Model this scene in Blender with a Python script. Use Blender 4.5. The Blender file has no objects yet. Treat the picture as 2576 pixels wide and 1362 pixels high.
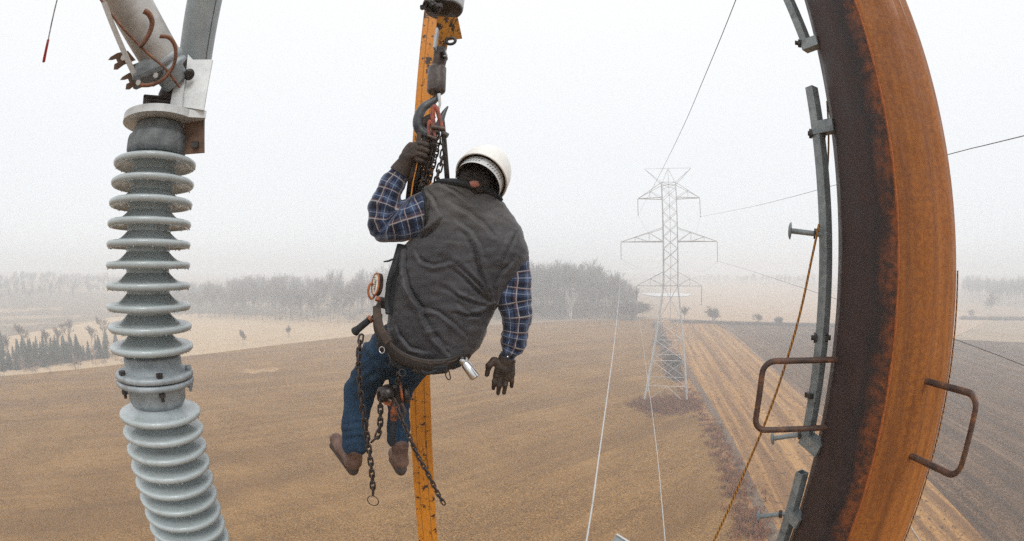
import bpy, math, random
import numpy as np
from mathutils import Vector, Matrix, noise as mnoise
PI = math.pi
R = math.radians
rnd = random.Random(7)
sc = bpy.context.scene
COL = sc.collection

# ------------------------------------------------------------------ camera
cam_d = bpy.data.cameras.new('camera')
cam_d.type = 'PANO'
cam_d.panorama_type = 'FISHEYE_EQUISOLID'      # a 16 mm full-frame fisheye on 36 mm film
cam_d.fisheye_lens = 16.0
cam_d.fisheye_fov = R(180)
cam_d.sensor_fit = 'HORIZONTAL'
cam_d.sensor_width = 36.0
cam_d.clip_start = 0.02
cam_d.clip_end = 6000
cam = bpy.data.objects.new('camera', cam_d)
COL.objects.link(cam)
cam.location = (0, 0, 0)
cam.rotation_euler = (R(90), 0, 0)
sc.camera = cam

# ------------------------------------------------------------------ sky: bright fog deck
SUN_EL, SUN_AZ = 52, 150     # azimuth from +Y towards +X
w = bpy.data.worlds.new('World')
sc.world = w
w.use_nodes = True
nt = w.node_tree
nt.nodes.clear()
out = nt.nodes.new('ShaderNodeOutputWorld')
bg = nt.nodes.new('ShaderNodeBackground')
sky = nt.nodes.new('ShaderNodeTexSky')
sky.sky_type = 'NISHITA'
sky.sun_disc = False
sky.sun_elevation = R(SUN_EL)
sky.sun_rotation = R(SUN_AZ)
tc = nt.nodes.new('ShaderNodeTexCoord')
sep = nt.nodes.new('ShaderNodeSeparateXYZ')
nt.links.new(tc.outputs['Generated'], sep.inputs[0])
ramp = nt.nodes.new('ShaderNodeValToRGB')
nt.links.new(sep.outputs['Z'], ramp.inputs['Fac'])
cr = ramp.color_ramp
cr.elements[0].position = 0.0
cr.elements[0].color = (0.85, 0.875, 0.90, 1)
cr.elements[1].position = 1.0
cr.elements[1].color = (1.0, 1.0, 1.0, 1)
for p, c in ((0.25, (0.85, 0.87, 0.89, 1)), (0.5, (0.89, 0.905, 0.92, 1))):
    e_ = cr.elements.new(p)
    e_.color = c
vm = nt.nodes.new('ShaderNodeVectorMath')
vm.operation = 'SCALE'
nt.links.new(ramp.outputs[0], vm.inputs[0])
vm.inputs['Scale'].default_value = 10.4
mx = nt.nodes.new('ShaderNodeMixRGB')
mx.inputs[0].default_value = 0.04
nt.links.new(vm.outputs[0], mx.inputs[1])
nt.links.new(sky.outputs[0], mx.inputs[2])
nt.links.new(mx.outputs[0], bg.inputs['Color'])      # fog deck over a Nishita sky
bg.inputs['Strength'].default_value = 0.1
nt.links.new(bg.outputs[0], out.inputs['Surface'])
sun_d = bpy.data.lights.new('sun', 'SUN')
sun_d.energy = 1.5
sun_d.angle = R(25)
sun_d.color = (1.0, 0.985, 0.965)
sun = bpy.data.objects.new('sun', sun_d)
COL.objects.link(sun)
_sd = Vector((math.sin(R(SUN_AZ)) * math.cos(R(SUN_EL)), math.cos(R(SUN_AZ)) * math.cos(R(SUN_EL)), math.sin(R(SUN_EL))))
sun.rotation_euler = _sd.to_track_quat('Z', 'Y').to_euler()
sc.view_settings.view_transform = 'Standard'
sc.view_settings.look = 'None'
sc.view_settings.exposure = 0.17
sc.view_settings.gamma = 1.0
sc.cycles.volume_bounces = 4
sc.cycles.use_denoising = False          # keeps the fine grain of the film

# ------------------------------------------------------------------ measured directions -> points
F, CX, CY = 1144.5, 1288.0, 681.0      # the photograph measured on a 2576 x 1362 sheet
def ray(px, py):
    dx, dy = px - CX, CY - py
    r = math.hypot(dx, dy)
    if r < 1e-9:
        return Vector((0, 1, 0))
    th = 2 * math.asin(r / (2 * F))
    s = math.sin(th) / r
    return Vector((dx * s, math.cos(th), dy * s))
def P(px, py, Y):
    d = ray(px, py)
    return d * (Y / d.y)
def RD(px, py, dist):
    return ray(px, py) * dist
def proj(v):
    n = v.length
    th = math.acos(max(-1, min(1, v.y / n)))
    rr = math.hypot(v.x, v.z)
    k = 2 * F * math.sin(th / 2) / max(rr, 1e-9)
    return CX + v.x * k, CY - v.z * k
def m2(px, p):                        # px wide at point p -> metres
    return px * p.length / F
GZ = -26.0
def sstep(a, b, x):
    t = min(1, max(0, (x - a) / (b - a)))
    return t * t * (3 - 2 * t)
def hgt(x, y):
    r = math.hypot(x, y)
    h = 9.0 * sstep(330, 900, r) + 5 * sstep(700, 1400, r)
    az = math.degrees(math.atan2(x, y))
    h += 9 * math.exp(-((az + 62) / 16) ** 2) * sstep(260, 560, r)
    h += 1.6 * math.sin(x * .011 + 1) * math.sin(y * .009) * sstep(130, 300, r)
    return GZ + h
def G(px, py):                        # ground point seen in direction px, py
    d = ray(px, py)
    hd = math.hypot(d.x, d.y)
    if d.z > -1e-4:
        t = 1200 / hd
        return Vector((d.x * t, d.y * t, hgt(d.x * t, d.y * t)))
    t0, t = 10.0, 20.0
    while t < 1350 and d.z / hd * t > hgt(d.x / hd * t, d.y / hd * t):
        t0 = t
        t *= 1.03
    for _ in range(30):
        m = (t0 + t) / 2
        if d.z / hd * m > hgt(d.x / hd * m, d.y / hd * m):
            t0 = m
        else:
            t = m
    x, y = d.x / hd * t, d.y / hd * t
    return Vector((x, y, hgt(x, y)))

# ------------------------------------------------------------------ mesh helpers
class MB:
    def __init__(s):
        s.v, s.f, s.uv, s.sm = [], [], [], []
    def add(s, vs, fs, uv=None, smooth=True):
        o = len(s.v)
        s.v.extend([tuple(a) for a in vs])
        s.uv.extend(uv if uv is not None else [(0, 0)] * len(vs))
        for f in fs:
            s.f.append(tuple(i + o for i in f))
            s.sm.append(smooth)
        return s
    def box(s, c, sx, sy, sz, M=None, bev=0.0, smooth=False):
        c = Vector(c)
        if bev <= 0:
            vs = [Vector((x * sx / 2, y * sy / 2, z * sz / 2)) for x in (-1, 1) for y in (-1, 1) for z in (-1, 1)]
            fs = [(0, 1, 3, 2), (4, 6, 7, 5), (0, 4, 5, 1), (2, 3, 7, 6), (0, 2, 6, 4), (1, 5, 7, 3)]
        else:
            vs, idx = [], {}
            hx, hy, hz = sx / 2, sy / 2, sz / 2
            b = min(bev, hx * .9, hy * .9, hz * .9)
            for X in (-1, 1):
                for Y in (-1, 1):
                    for Z in (-1, 1):
                        for k, q in enumerate(((hx, hy - b, hz - b), (hx - b, hy, hz - b), (hx - b, hy - b, hz))):
                            idx[(X, Y, Z, k)] = len(vs)
                            vs.append(Vector((X * q[0], Y * q[1], Z * q[2])))
            I = lambda a, b_, c_, k: idx[(a, b_, c_, k)]
            fs = []
            for q in (-1, 1):
                fs.append((I(q, -1, -1, 0), I(q, 1, -1, 0), I(q, 1, 1, 0), I(q, -1, 1, 0)))
                fs.append((I(-1, q, -1, 1), I(1, q, -1, 1), I(1, q, 1, 1), I(-1, q, 1, 1)))
                fs.append((I(-1, -1, q, 2), I(1, -1, q, 2), I(1, 1, q, 2), I(-1, 1, q, 2)))
                for r_ in (-1, 1):
                    fs.append((I(q, r_, -1, 0), I(q, r_, 1, 0), I(q, r_, 1, 1), I(q, r_, -1, 1)))
                    fs.append((I(q, -1, r_, 0), I(q, 1, r_, 0), I(q, 1, r_, 2), I(q, -1, r_, 2)))
                    fs.append((I(-1, q, r_, 1), I(1, q, r_, 1), I(1, q, r_, 2), I(-1, q, r_, 2)))
                    for t in (-1, 1):
                        fs.append((I(q, r_, t, 0), I(q, r_, t, 1), I(q, r_, t, 2)))
        if M is not None:
            vs = [M @ v for v in vs]
        return s.add([v + c for v in vs], fs, smooth=smooth)
    def tube(s, pts, rad, n=8, caps=True, flat=1.0, up=None, smooth=True, vscale=1.0, closed=False, sq=2.0):
        """swept tube; rad: number or list; flat: second-axis factor (number or list); up: direction of the first axis"""
        pts = [Vector(p) for p in pts]
        m = len(pts)
        if not hasattr(rad, '__len__'):
            rad = [rad] * m
        if not hasattr(flat, '__len__'):
            flat = [flat] * m
        if closed:
            tg = [(pts[(i + 1) % m] - pts[i - 1]).normalized() for i in range(m)]
        else:
            tg = [((pts[min(i + 1, m - 1)] - pts[max(i - 1, 0)])).normalized() for i in range(m)]
        a = Vector(up) if up is not None else (Vector((0, 0, 1)) if abs(tg[0].z) < .9 else Vector((1, 0, 0)))
        vs, uv, L = [], [], 0.0
        nn = n + 1
        for i in range(m):
            if i:
                L += (pts[i] - pts[i - 1]).length
            a = (Vector(up) if up is not None else a)
            a = (a - tg[i] * a.dot(tg[i])).normalized()
            b = tg[i].cross(a)
            for k in range(nn):
                t = 2 * PI * k / n
                cx_, cy_ = math.cos(t), math.sin(t)
                if sq != 2.0:
                    cx_ = math.copysign(abs(cx_) ** (2 / sq), cx_)
                    cy_ = math.copysign(abs(cy_) ** (2 / sq), cy_)
                vs.append(pts[i] + a * (cx_ * rad[i]) + b * (cy_ * rad[i] * flat[i]))
                uv.append((t * rad[i] * (1 + flat[i]) / 2 * vscale if vscale > 0 else k / n, L))
        fs = []
        for i in range(m if closed else m - 1):
            j = (i + 1) % m
            for k in range(n):
                fs.append((i * nn + k, i * nn + k + 1, j * nn + k + 1, j * nn + k))
        s.add(vs, fs, uv, smooth)
        if caps and not closed:
            for i in (0, m - 1):
                ring = [vs[i * nn + k] for k in range(n)]
                s.add(ring, [tuple(range(n)) if i else tuple(range(n))[::-1]], smooth=False)
        return s
    def lathe(s, prof, o, axis, n=32, smooth=True):
        """prof: list of (radius, height along axis) from o"""
        o, z = Vector(o), Vector(axis).normalized()
        x = z.orthogonal().normalized()
        y = z.cross(x)
        vs, fs, uv = [], [], []
        for (r, h) in prof:
            for k in range(n + 1):
                t = 2 * PI * k / n
                vs.append(o + z * h + x * (r * math.cos(t)) + y * (r * math.sin(t)))
                uv.append((k / n, h))
        nn = n + 1
        for i in range(len(prof) - 1):
            for k in range(n):
                fs.append((i * nn + k, i * nn + k + 1, (i + 1) * nn + k + 1, (i + 1) * nn + k))
        return s.add(vs, fs, uv, smooth)
    def cyl(s, p0, p1, r, n=12, r1=None, smooth=True):
        return s.tube([p0, p1], [r, r if r1 is None else r1], n=n, smooth=smooth)
    def hexbolt(s, p, ax, r, h, n=6):
        p, ax = Vector(p), Vector(ax).normalized()
        return s.tube([p, p + ax * h], [r, r], n=n, smooth=False)
    def prism(s, poly, thick):
        """poly: planar list of points; extruded by the vector thick"""
        t = Vector(thick)
        n = len(poly)
        vs = [Vector(p) for p in poly] + [Vector(p) + t for p in poly]
        fs = [tuple(range(n))[::-1], tuple(range(n, 2 * n))] + [(i, (i + 1) % n, n + (i + 1) % n, n + i) for i in range(n)]
        return s.add(vs, fs, smooth=False)
    def mesh(s, name, off=Vector((0, 0, 0))):
        me = bpy.data.meshes.new(name)
        v = np.array(s.v, dtype=float).reshape(-1, 3) - np.array(off)[None, :]
        me.from_pydata(v.tolist(), [], s.f)
        me.polygons.foreach_set('use_smooth', s.sm)
        ul = me.uv_layers.new(name='UVMap')
        li = np.zeros(len(me.loops), dtype=np.int32)
        me.loops.foreach_get('vertex_index', li)
        ul.data.foreach_set('uv', np.array(s.uv, dtype=np.float32).reshape(-1, 2)[li].ravel())
        me.update()
        return me

ORG = {}
def tag(o, label=None, cat=None, group=None, kind=None):
    for k, v in (('label', label), ('category', cat), ('group', group), ('kind', kind)):
        if v:
            o[k] = v
    return o
def root(name, loc, label, cat, group=None):
    o = bpy.data.objects.new(name, None)
    o.empty_display_size = .1
    COL.objects.link(o)
    o.location = loc
    ORG[o.name] = Vector(loc)
    return tag(o, label, cat, group)
def part(name, mb, mat, parent, label=None, kind=None, mods=None):
    off = ORG[parent.name]
    me = mb.mesh(name, off) if isinstance(mb, MB) else mb
    if not isinstance(mb, MB):
        me.transform(Matrix.Translation(-off))
    me.materials.clear()
    me.materials.append(mat)
    o = bpy.data.objects.new(name, me)
    COL.objects.link(o)
    o.parent = parent
    ORG[o.name] = off
    if label:
        o['label'] = label
    if kind:
        o['kind'] = kind
    return o
def solo(name, mb, mat, label=None, cat=None, group=None, kind=None, org=None):
    v = np.array(mb.v if isinstance(mb, MB) else [tuple(q.co) for q in mb.vertices])
    if org is None:
        lo, hi = v.min(0), v.max(0)
        org = Vector(((lo[0] + hi[0]) / 2, (lo[1] + hi[1]) / 2, lo[2]))
    org = Vector(org)
    if isinstance(mb, MB):
        me = mb.mesh(name, org)
    else:
        me = mb
        me.transform(Matrix.Translation(-org))
    me.materials.clear()
    me.materials.append(mat)
    o = bpy.data.objects.new(name, me)
    COL.objects.link(o)
    o.location = org
    ORG[o.name] = org
    return tag(o, label, cat, group, kind)
def copy_tree(o, loc, rz=0, scale=1.0, parent=None):
    c = o.copy()
    COL.objects.link(c)
    if parent is not None:
        c.parent = parent
    else:
        c.location = loc
        c.rotation_euler = (0, 0, rz)
        c.scale = (scale, scale, scale)
    for ch in list(o.children):
        copy_tree(ch, None, parent=c)
    return c
def cat_pts(pts, k=6, closed=False):
    """Catmull-Rom through the points"""
    p = [Vector(q) for q in pts]
    n = len(p)
    o = []
    for i in range(n if closed else n - 1):
        if closed:
            a, b, c, d = p[i - 1], p[i], p[(i + 1) % n], p[(i + 2) % n]
        else:
            a, b, c, d = p[max(i - 1, 0)], p[i], p[i + 1], p[min(i + 2, n - 1)]
        for j in range(k):
            t = j / k
            o.append(.5 * ((2 * b) + (c - a) * t + (2 * a - 5 * b + 4 * c - d) * t * t + (3 * b - a - 3 * c + d) * t ** 3))
    if not closed:
        o.append(p[-1])
    return o
def cat_num(vals, k=6):
    return [v[0] for v in cat_pts([Vector((a, 0, 0)) for a in vals], k)]

# ------------------------------------------------------------------ materials
class Mat:
    """small node builder"""
    def __init__(s, name, rough=.6, metal=0.0, spec=.5, coord='Object'):
        s.m = bpy.data.materials.new(name)
        s.m.use_nodes = True
        s.t = s.m.node_tree
        s.b = s.t.nodes['Principled BSDF']
        s.b.inputs['Roughness'].default_value = rough
        s.b.inputs['Metallic'].default_value = metal
        s.b.inputs['Specular IOR Level'].default_value = spec
        s.tc = s.t.nodes.new('ShaderNodeTexCoord')
        s.co = s.tc.outputs[coord]
    def n(s, kind, **kw):
        nd = s.t.nodes.new(kind)
        for k, v in kw.items():
            setattr(nd, k, v)
        return nd
    def l(s, a, b):
        s.t.links.new(a, b)
    def map(s, scale=(1, 1, 1), rot=(0, 0, 0), loc=(0, 0, 0), co=None):
        m = s.n('ShaderNodeMapping')
        m.inputs['Scale'].default_value = scale
        m.inputs['Rotation'].default_value = rot
        m.inputs['Location'].default_value = loc
        s.l(co or s.co, m.inputs['Vector'])
        return m.outputs[0]
    def noise(s, scale, detail=4, rough=.55, co=None, dist=0.0):
        n = s.n('ShaderNodeTexNoise')
        n.inputs['Scale'].default_value = scale
        n.inputs['Detail'].default_value = detail
        n.inputs['Roughness'].default_value = rough
        n.inputs['Distortion'].default_value = dist
        s.l(co or s.co, n.inputs['Vector'])
        return n.outputs['Fac']
    def ramp(s, fac, stops, interp='LINEAR'):
        r = s.n('ShaderNodeValToRGB')
        e = r.color_ramp.elements
        r.color_ramp.interpolation = interp
        while len(e) < len(stops):
            e.new(.5)
        for i, (p, c) in enumerate(stops):
            e[i].position = p
            e[i].color = (c[0], c[1], c[2], 1) if hasattr(c, '__len__') else (c, c, c, 1)
        s.l(fac, r.inputs[0])
        return r.outputs[0]
    def mix(s, fac, a, b, mode='MIX'):
        m = s.n('ShaderNodeMixRGB', blend_type=mode)
        for i, q in ((0, fac), (1, a), (2, b)):
            if hasattr(q, 'links') or hasattr(q, 'is_linked'):
                s.l(q, m.inputs[i])
            elif i == 0:
                m.inputs[0].default_value = q
            else:
                m.inputs[i].default_value = (q[0], q[1], q[2], 1) if hasattr(q, '__len__') else (q, q, q, 1)
        return m.outputs[0]
    def math(s, op, a, b=0.0, c=None):
        m = s.n('ShaderNodeMath', operation=op)
        for i, q in ((0, a), (1, b), (2, c)):
            if q is None:
                continue
            if hasattr(q, 'is_linked'):
                s.l(q, m.inputs[i])
            else:
                m.inputs[i].default_value = q
        return m.outputs[0]
    def color(s, c):
        if hasattr(c, 'is_linked'):
            s.l(c, s.b.inputs['Base Color'])
        else:
            s.b.inputs['Base Color'].default_value = (c[0], c[1], c[2], 1)
        return s
    def polar(s, cx, cy, kr, ka):
        sp = s.n('ShaderNodeSeparateXYZ')
        s.l(s.map((1, 1, 1), loc=(-cx, -cy, 0)), sp.inputs[0])
        r = s.math('SQRT', s.math('ADD', s.math('MULTIPLY', sp.outputs[0], sp.outputs[0]), s.math('MULTIPLY', sp.outputs[1], sp.outputs[1])))
        a = s.math('ARCTAN2', sp.outputs[0], sp.outputs[1])
        cb = s.n('ShaderNodeCombineXYZ')
        s.l(s.math('MULTIPLY', r, kr), cb.inputs[0])
        s.l(s.math('MULTIPLY', a, ka), cb.inputs[1])
        return cb.outputs[0]
    def bump(s, h, strength=.4, dist=.02):
        b = s.n('ShaderNodeBump')
        b.inputs['Strength'].default_value = strength
        b.inputs['Distance'].default_value = dist
        s.l(h, b.inputs['Height'])
        s.l(b.outputs[0], s.b.inputs['Normal'])
        return s
    def rough(s, v):
        if hasattr(v, 'is_linked'):
            s.l(v, s.b.inputs['Roughness'])
        return s

def simple(name, c, c2=None, scale=20, rough=.6, metal=0.0, bump=.2, bd=.004, spec=.5):
    m = Mat(name, rough, metal, spec)
    n = m.noise(scale, 5, .6)
    c2 = c2 or tuple(q * .6 for q in c)
    m.color(m.ramp(n, ((.35, c2), (.65, c))))
    if bump:
        m.bump(m.noise(scale * 3, 4), bump, bd)
    return m.m
# ================================================================== THE LAND
def soil(name, base, dark, light, rows=None, arcs=None, fine=2.2, big=.012, specks=None, streak=None):
    m = Mat(name, .95, 0, .1)
    n1 = m.noise(fine, 6, .7)
    c = m.ramp(n1, ((.38, dark), (.5, base), (.63, light)))
    n2 = m.noise(big, 4, .6)
    c = m.mix(m.ramp(n2, ((.35, 0), (.65, .28))), c, tuple(q * .72 for q in base))
    n9 = m.noise(fine * .22, 5, .75)
    c = m.mix(m.ramp(n9, ((.50, 0), (.60, .5))), c, dark)
    c = m.mix(m.ramp(m.noise(fine * 3.3, 3, .6), ((.53, 0), (.62, .6))), c, light)
    n3 = m.noise(big * 6, 5, .65)
    c = m.mix(m.ramp(n3, ((.45, 0), (.75, .5))), c, light)
    if streak:                      # faint drill lines / wheel marks along one direction
        ang, sc_, amt, col = streak
        co = m.map((sc_, sc_ * .03, 1), co=m.map((1, 1, 1), (0, 0, ang)))
        n4 = m.noise(1.0, 3, .6, co)
        c = m.mix(m.ramp(n4, ((.50, 0), (.62, amt))), c, col)
        n4b = m.noise(1.0, 2, .6, m.map((sc_ * .22, sc_ * .006, 1), co=m.map((1, 1, 1), (0, 0, ang))))
        c = m.mix(m.ramp(n4b, ((.53, 0), (.60, amt))), c, col)
        c = m.mix(m.ramp(n4b, ((.36, amt * .8), (.45, 0))), c, light)
    if arcs:                        # drill lines swung round the end of the field
        na_ = m.noise(1.0, 4, .65, m.polar(arcs[0], arcs[1], arcs[2], 5))
        nb_ = m.noise(1.0, 3, .6, m.polar(arcs[0], arcs[1], arcs[2] * .17, 3))
        c = m.mix(m.ramp(na_, ((.50, 0), (.66, .36))), c, arcs[3])
        c = m.mix(m.ramp(na_, ((.34, .22), (.46, 0))), c, light)
        c = m.mix(m.ramp(nb_, ((.52, 0), (.62, .4))), c, arcs[3])
    if rows:
        ang, sc_, amt, col = rows
        co = m.map((1, 1, 1), (0, 0, ang))
        wv = m.n('ShaderNodeTexWave', wave_type='BANDS', bands_direction='X', wave_profile='SIN')
        wv.inputs['Scale'].default_value = sc_
        wv.inputs['Distortion'].default_value = 2.5
        wv.inputs['Detail'].default_value = 3
        wv.inputs['Detail Scale'].default_value = .6
        m.l(co, wv.inputs['Vector'])
        brk = m.noise(.18, 5, .7)
        f = m.math('MULTIPLY', m.ramp(wv.outputs[1], ((.45, 0), (.95, amt))), m.ramp(brk, ((.35, .2), (.65, 1))))
        c = m.mix(f, c, col)
    if specks:
        sc_, thr, col = specks
        n5 = m.noise(sc_, 2, .5)
        c = m.mix(m.ramp(n5, ((thr, 0), (thr + .05, .85))), c, col)
    m.color(c)
    m.bump(n1, .6, .25)
    return m.m
LINE_AZ = 21.0
ROW = R(LINE_AZ)
m_ground = soil('pale_field_soil', (.36, .26, .17), (.25, .18, .115), (.46, .35, .24), fine=1.4, big=.006)
m_stubble = soil('stubble_soil', (.215, .108, .030), (.085, .038, .009), (.42, .24, .088), fine=4.2, big=.013,
                 arcs=(150, -120, .55, (.135, .066, .022)))
m_straw = soil('straw_soil', (.50, .36, .22), (.40, .27, .16), (.60, .46, .31), fine=1.2, big=.02)
m_plough = soil('ploughed_soil', (.38, .195, .066), (.23, .105, .034), (.50, .285, .11), fine=2.2, big=.02,
                rows=(R(17), .11, .75, (.15, .075, .034)), streak=(R(17), 1.6, .6, (.17, .085, .038)), specks=(1.0, .62, (.10, .055, .03)))
m_dark = soil('dark_field_soil', (.120, .068, .037), (.045, .024, .013), (.25, .155, .095), fine=2.4, big=.012,
              rows=(R(17), .13, .5, (.055, .036, .026)), streak=(R(17), 1.3, .5, (.055, .038, .028)))
m_verge = soil('verge_grass_soil', (.30, .155, .06), (.17, .07, .025), (.43, .26, .11), fine=1.5, big=.08,
               specks=(.45, .56, (.20, .07, .035)))
m_mud = soil('mud_soil', (.15, .105, .075), (.09, .06, .045), (.24, .17, .12), fine=2.0, big=.1)

def sheet(name, poly, mat, dz, step=None, px=True, rag=0.0):
    """a field laid on the terrain; poly in measured directions"""
    pts = [G(*p) if px else Vector((p[0], p[1], 0)) for p in poly]
    # densify the outline so it follows the land, with a ragged edge
    outl = []
    n = len(pts)
    for i in range(n):
        a, b = pts[i], pts[(i + 1) % n]
        L = math.hypot(b.x - a.x, b.y - a.y)
        k = max(1, int(L / (step or 12)))
        for j in range(k):
            t = j / k
            q = a.lerp(b, t)
            if rag:
                nv = mnoise.noise_vector(Vector((q.x * .15, q.y * .15, 3))) + .5 * mnoise.noise_vector(Vector((q.x * .5, q.y * .5, 9)))
                q = q + nv * rag
            outl.append(Vector((q.x, q.y, 0)))
    import bmesh
    bm = bmesh.new()
    vs = [bm.verts.new(v) for v in outl]
    bm.faces.new(vs)
    bmesh.ops.triangulate(bm, faces=bm.faces[:])
    mxs = 40
    for _ in range(6):
        es = [e for e in bm.edges if e.calc_length() > mxs and (e.verts[0].co + e.verts[1].co).length / 2 > 120]
        if not es:
            break
        bmesh.ops.subdivide_edges(bm, edges=es, cuts=1)
        bmesh.ops.triangulate(bm, faces=[f for f in bm.faces if len(f.verts) > 3])
    for v in bm.verts:
        v.co.z = hgt(v.co.x, v.co.y) + dz * (1 + v.co.length / 120)
    bmesh.ops.recalc_face_normals(bm, faces=bm.faces[:])
    me = bpy.data.meshes.new(name)
    bm.to_mesh(me)
    bm.free()
    for p in me.polygons:
        if p.normal.z < 0:
            me.flip_normals()
            break
    me.materials.append(mat)
    o = bpy.data.objects.new(name, me)
    COL.objects.link(o)
    tag(o, kind='structure')
    return o

# ground sheet out to the horizon: polar grid
g = MB()
rs = [0] + [25 * 1.13 ** i for i in range(34)]
rs = [r for r in rs if r < 1480] + [1490]
na = 120
vs, fs = [], []
for r in rs:
    for k in range(na):
        a = 2 * PI * k / na
        x, y = r * math.sin(a), r * math.cos(a)
        vs.append((x, y, hgt(x, y)))
for i in range(len(rs) - 1):
    for k in range(na):
        fs.append((i * na + k, (i + 1) * na + k, (i + 1) * na + (k + 1) % na, i * na + (k + 1) % na))
g.add(vs, fs)
solo('ground', g, m_ground, kind='structure', org=(0, 0, 0))

for a_, b_ in (((1850, 845), (2060, 1040)), ((2323, 1200), (2471, 1362)), ((1715, 905), (1880, 1220)), ((1650, 810), (1690, 930))):
    p_, q_ = G(*a_), G(*b_)
    print('boundary', a_, b_, [round(v, 1) for v in (*p_[:2], *q_[:2])], 'azimuth', math.degrees(math.atan2(p_.x - q_.x, p_.y - q_.y)))
# main stubble field
def gp(px, py):
    q = G(px, py)
    return (q.x, q.y)
fA = [gp(0, 948), gp(240, 925), gp(480, 896), gp(720, 866), gp(960, 838), gp(1240, 818), gp(1440, 808), gp(1640, 803),
      gp(1665, 870), gp(1700, 960), gp(1790, 1105), gp(1850, 1250), gp(1885, 1362), (22, -40), (-160, -60), (-150, 20)]
sheet('stubble_field', fA, m_stubble, .05, px=False, rag=.5)
# pale straw field between the wood and the stubble
sheet('straw_field', [gp(-60, 935), gp(0, 948), gp(240, 925), gp(480, 896), gp(720, 866), gp(960, 838), gp(1100, 826), gp(1000, 812), gp(900, 806),
                      gp(700, 798), gp(500, 790), gp(380, 795), gp(280, 800), gp(0, 852)], m_straw, .03, px=False, rag=1.0)
sheet('hill_field', [(-330, 120), gp(-60, 868), gp(0, 850), gp(280, 798), gp(500, 788), gp(700, 794), gp(620, 765), gp(480, 745), gp(270, 758), gp(0, 796), (-480, 140)],
      soil('grey_tan_soil', (.20, .15, .105), (.13, .095, .065), (.30, .23, .165), fine=1.2, big=.02, arcs=(-200, 900, .12, (.12, .09, .06))), .025, px=False, rag=1.5)
# rough verge between stubble and ploughed strip
fV = [gp(1640, 803), gp(1665, 870), gp(1700, 960), gp(1790, 1105), gp(1850, 1250), gp(1885, 1362), (21.5, -40), (27.5, -40),
      gp(1945, 1362), gp(1880, 1220), gp(1815, 1080), gp(1760, 985), gp(1715, 905), gp(1672, 803)]
sheet('verge', fV, m_verge, .07, px=False, rag=.6)
# ploughed strip
fP = [gp(1672, 803), gp(1715, 905), gp(1760, 985), gp(1815, 1080), gp(1880, 1220), gp(1945, 1362), (27.5, -40), (62, -40),
      gp(2471, 1362), gp(2323, 1200), gp(2060, 1040), gp(1950, 930), gp(1850, 845), gp(1790, 812)]
sheet('ploughed_field', fP, m_plough, .05, px=False, rag=1.1)
fD = [gp(1790, 812), gp(1850, 845), gp(1950, 930), gp(2060, 1040), gp(2323, 1200), gp(2471, 1362), (62, -40), (260, -60), (190, 20),
      gp(2700, 990), gp(2576, 928), gp(2405, 868), gp(2250, 840), gp(2105, 822), gp(1950, 816)]
sheet('dark_field', fD, m_dark, .04, px=False, rag=1.3)
# wheel rut of mud along the verge
def strip(name, path, wd, mat, dz, rag=.4):
    L, Rr = [], []
    n = len(path)
    for i, (x, y) in enumerate(path):
        a, b = path[max(i - 1, 0)], path[min(i + 1, n - 1)]
        t = Vector((b[0] - a[0], b[1] - a[1]))
        t.normalize()
        L.append((x - t.y * wd / 2, y + t.x * wd / 2))
        Rr.append((x + t.y * wd / 2, y - t.x * wd / 2))
    sheet(name, L + Rr[::-1], mat, dz, step=4, px=False, rag=rag)
strip('mud_track', [gp(1715, 905), gp(1762, 985), gp(1818, 1080), gp(1885, 1220), gp(1950, 1362)], 1.5, m_mud, .10)
strip('ditch', [gp(1648, 806), gp(1662, 850), gp(1680, 905), gp(1700, 950)], 3.0, m_mud, .10, .8)
sheet('bare_patch', [gp(600, 938), gp(625, 928), gp(655, 932), gp(690, 925), gp(712, 930), gp(690, 938), gp(660, 937), gp(640, 944)], soil('bare_soil', (.36, .21, .095), (.25, .13, .05), (.48, .31, .16), fine=1.5), .09, step=2, px=False, rag=1.0)
m_snow = simple('far_pale_pond', (.75, .78, .8), (.7, .73, .75), .1, .3, 0, 0)
sheet('pond', [gp(1610, 741), gp(1700, 739), gp(1740, 743), gp(1730, 748), gp(1650, 748)], m_snow, .2, px=False)
sheet('far_field', [gp(1655, 800), gp(1790, 808), gp(2105, 815), gp(2400, 850), gp(2500, 800), gp(2300, 760), gp(1900, 712), gp(1680, 712)],
      soil('far_straw_soil', (.46, .32, .21), (.38, .26, .165), (.54, .40, .28), fine=.8, big=.01), .03, px=False, rag=1.5)

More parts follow.
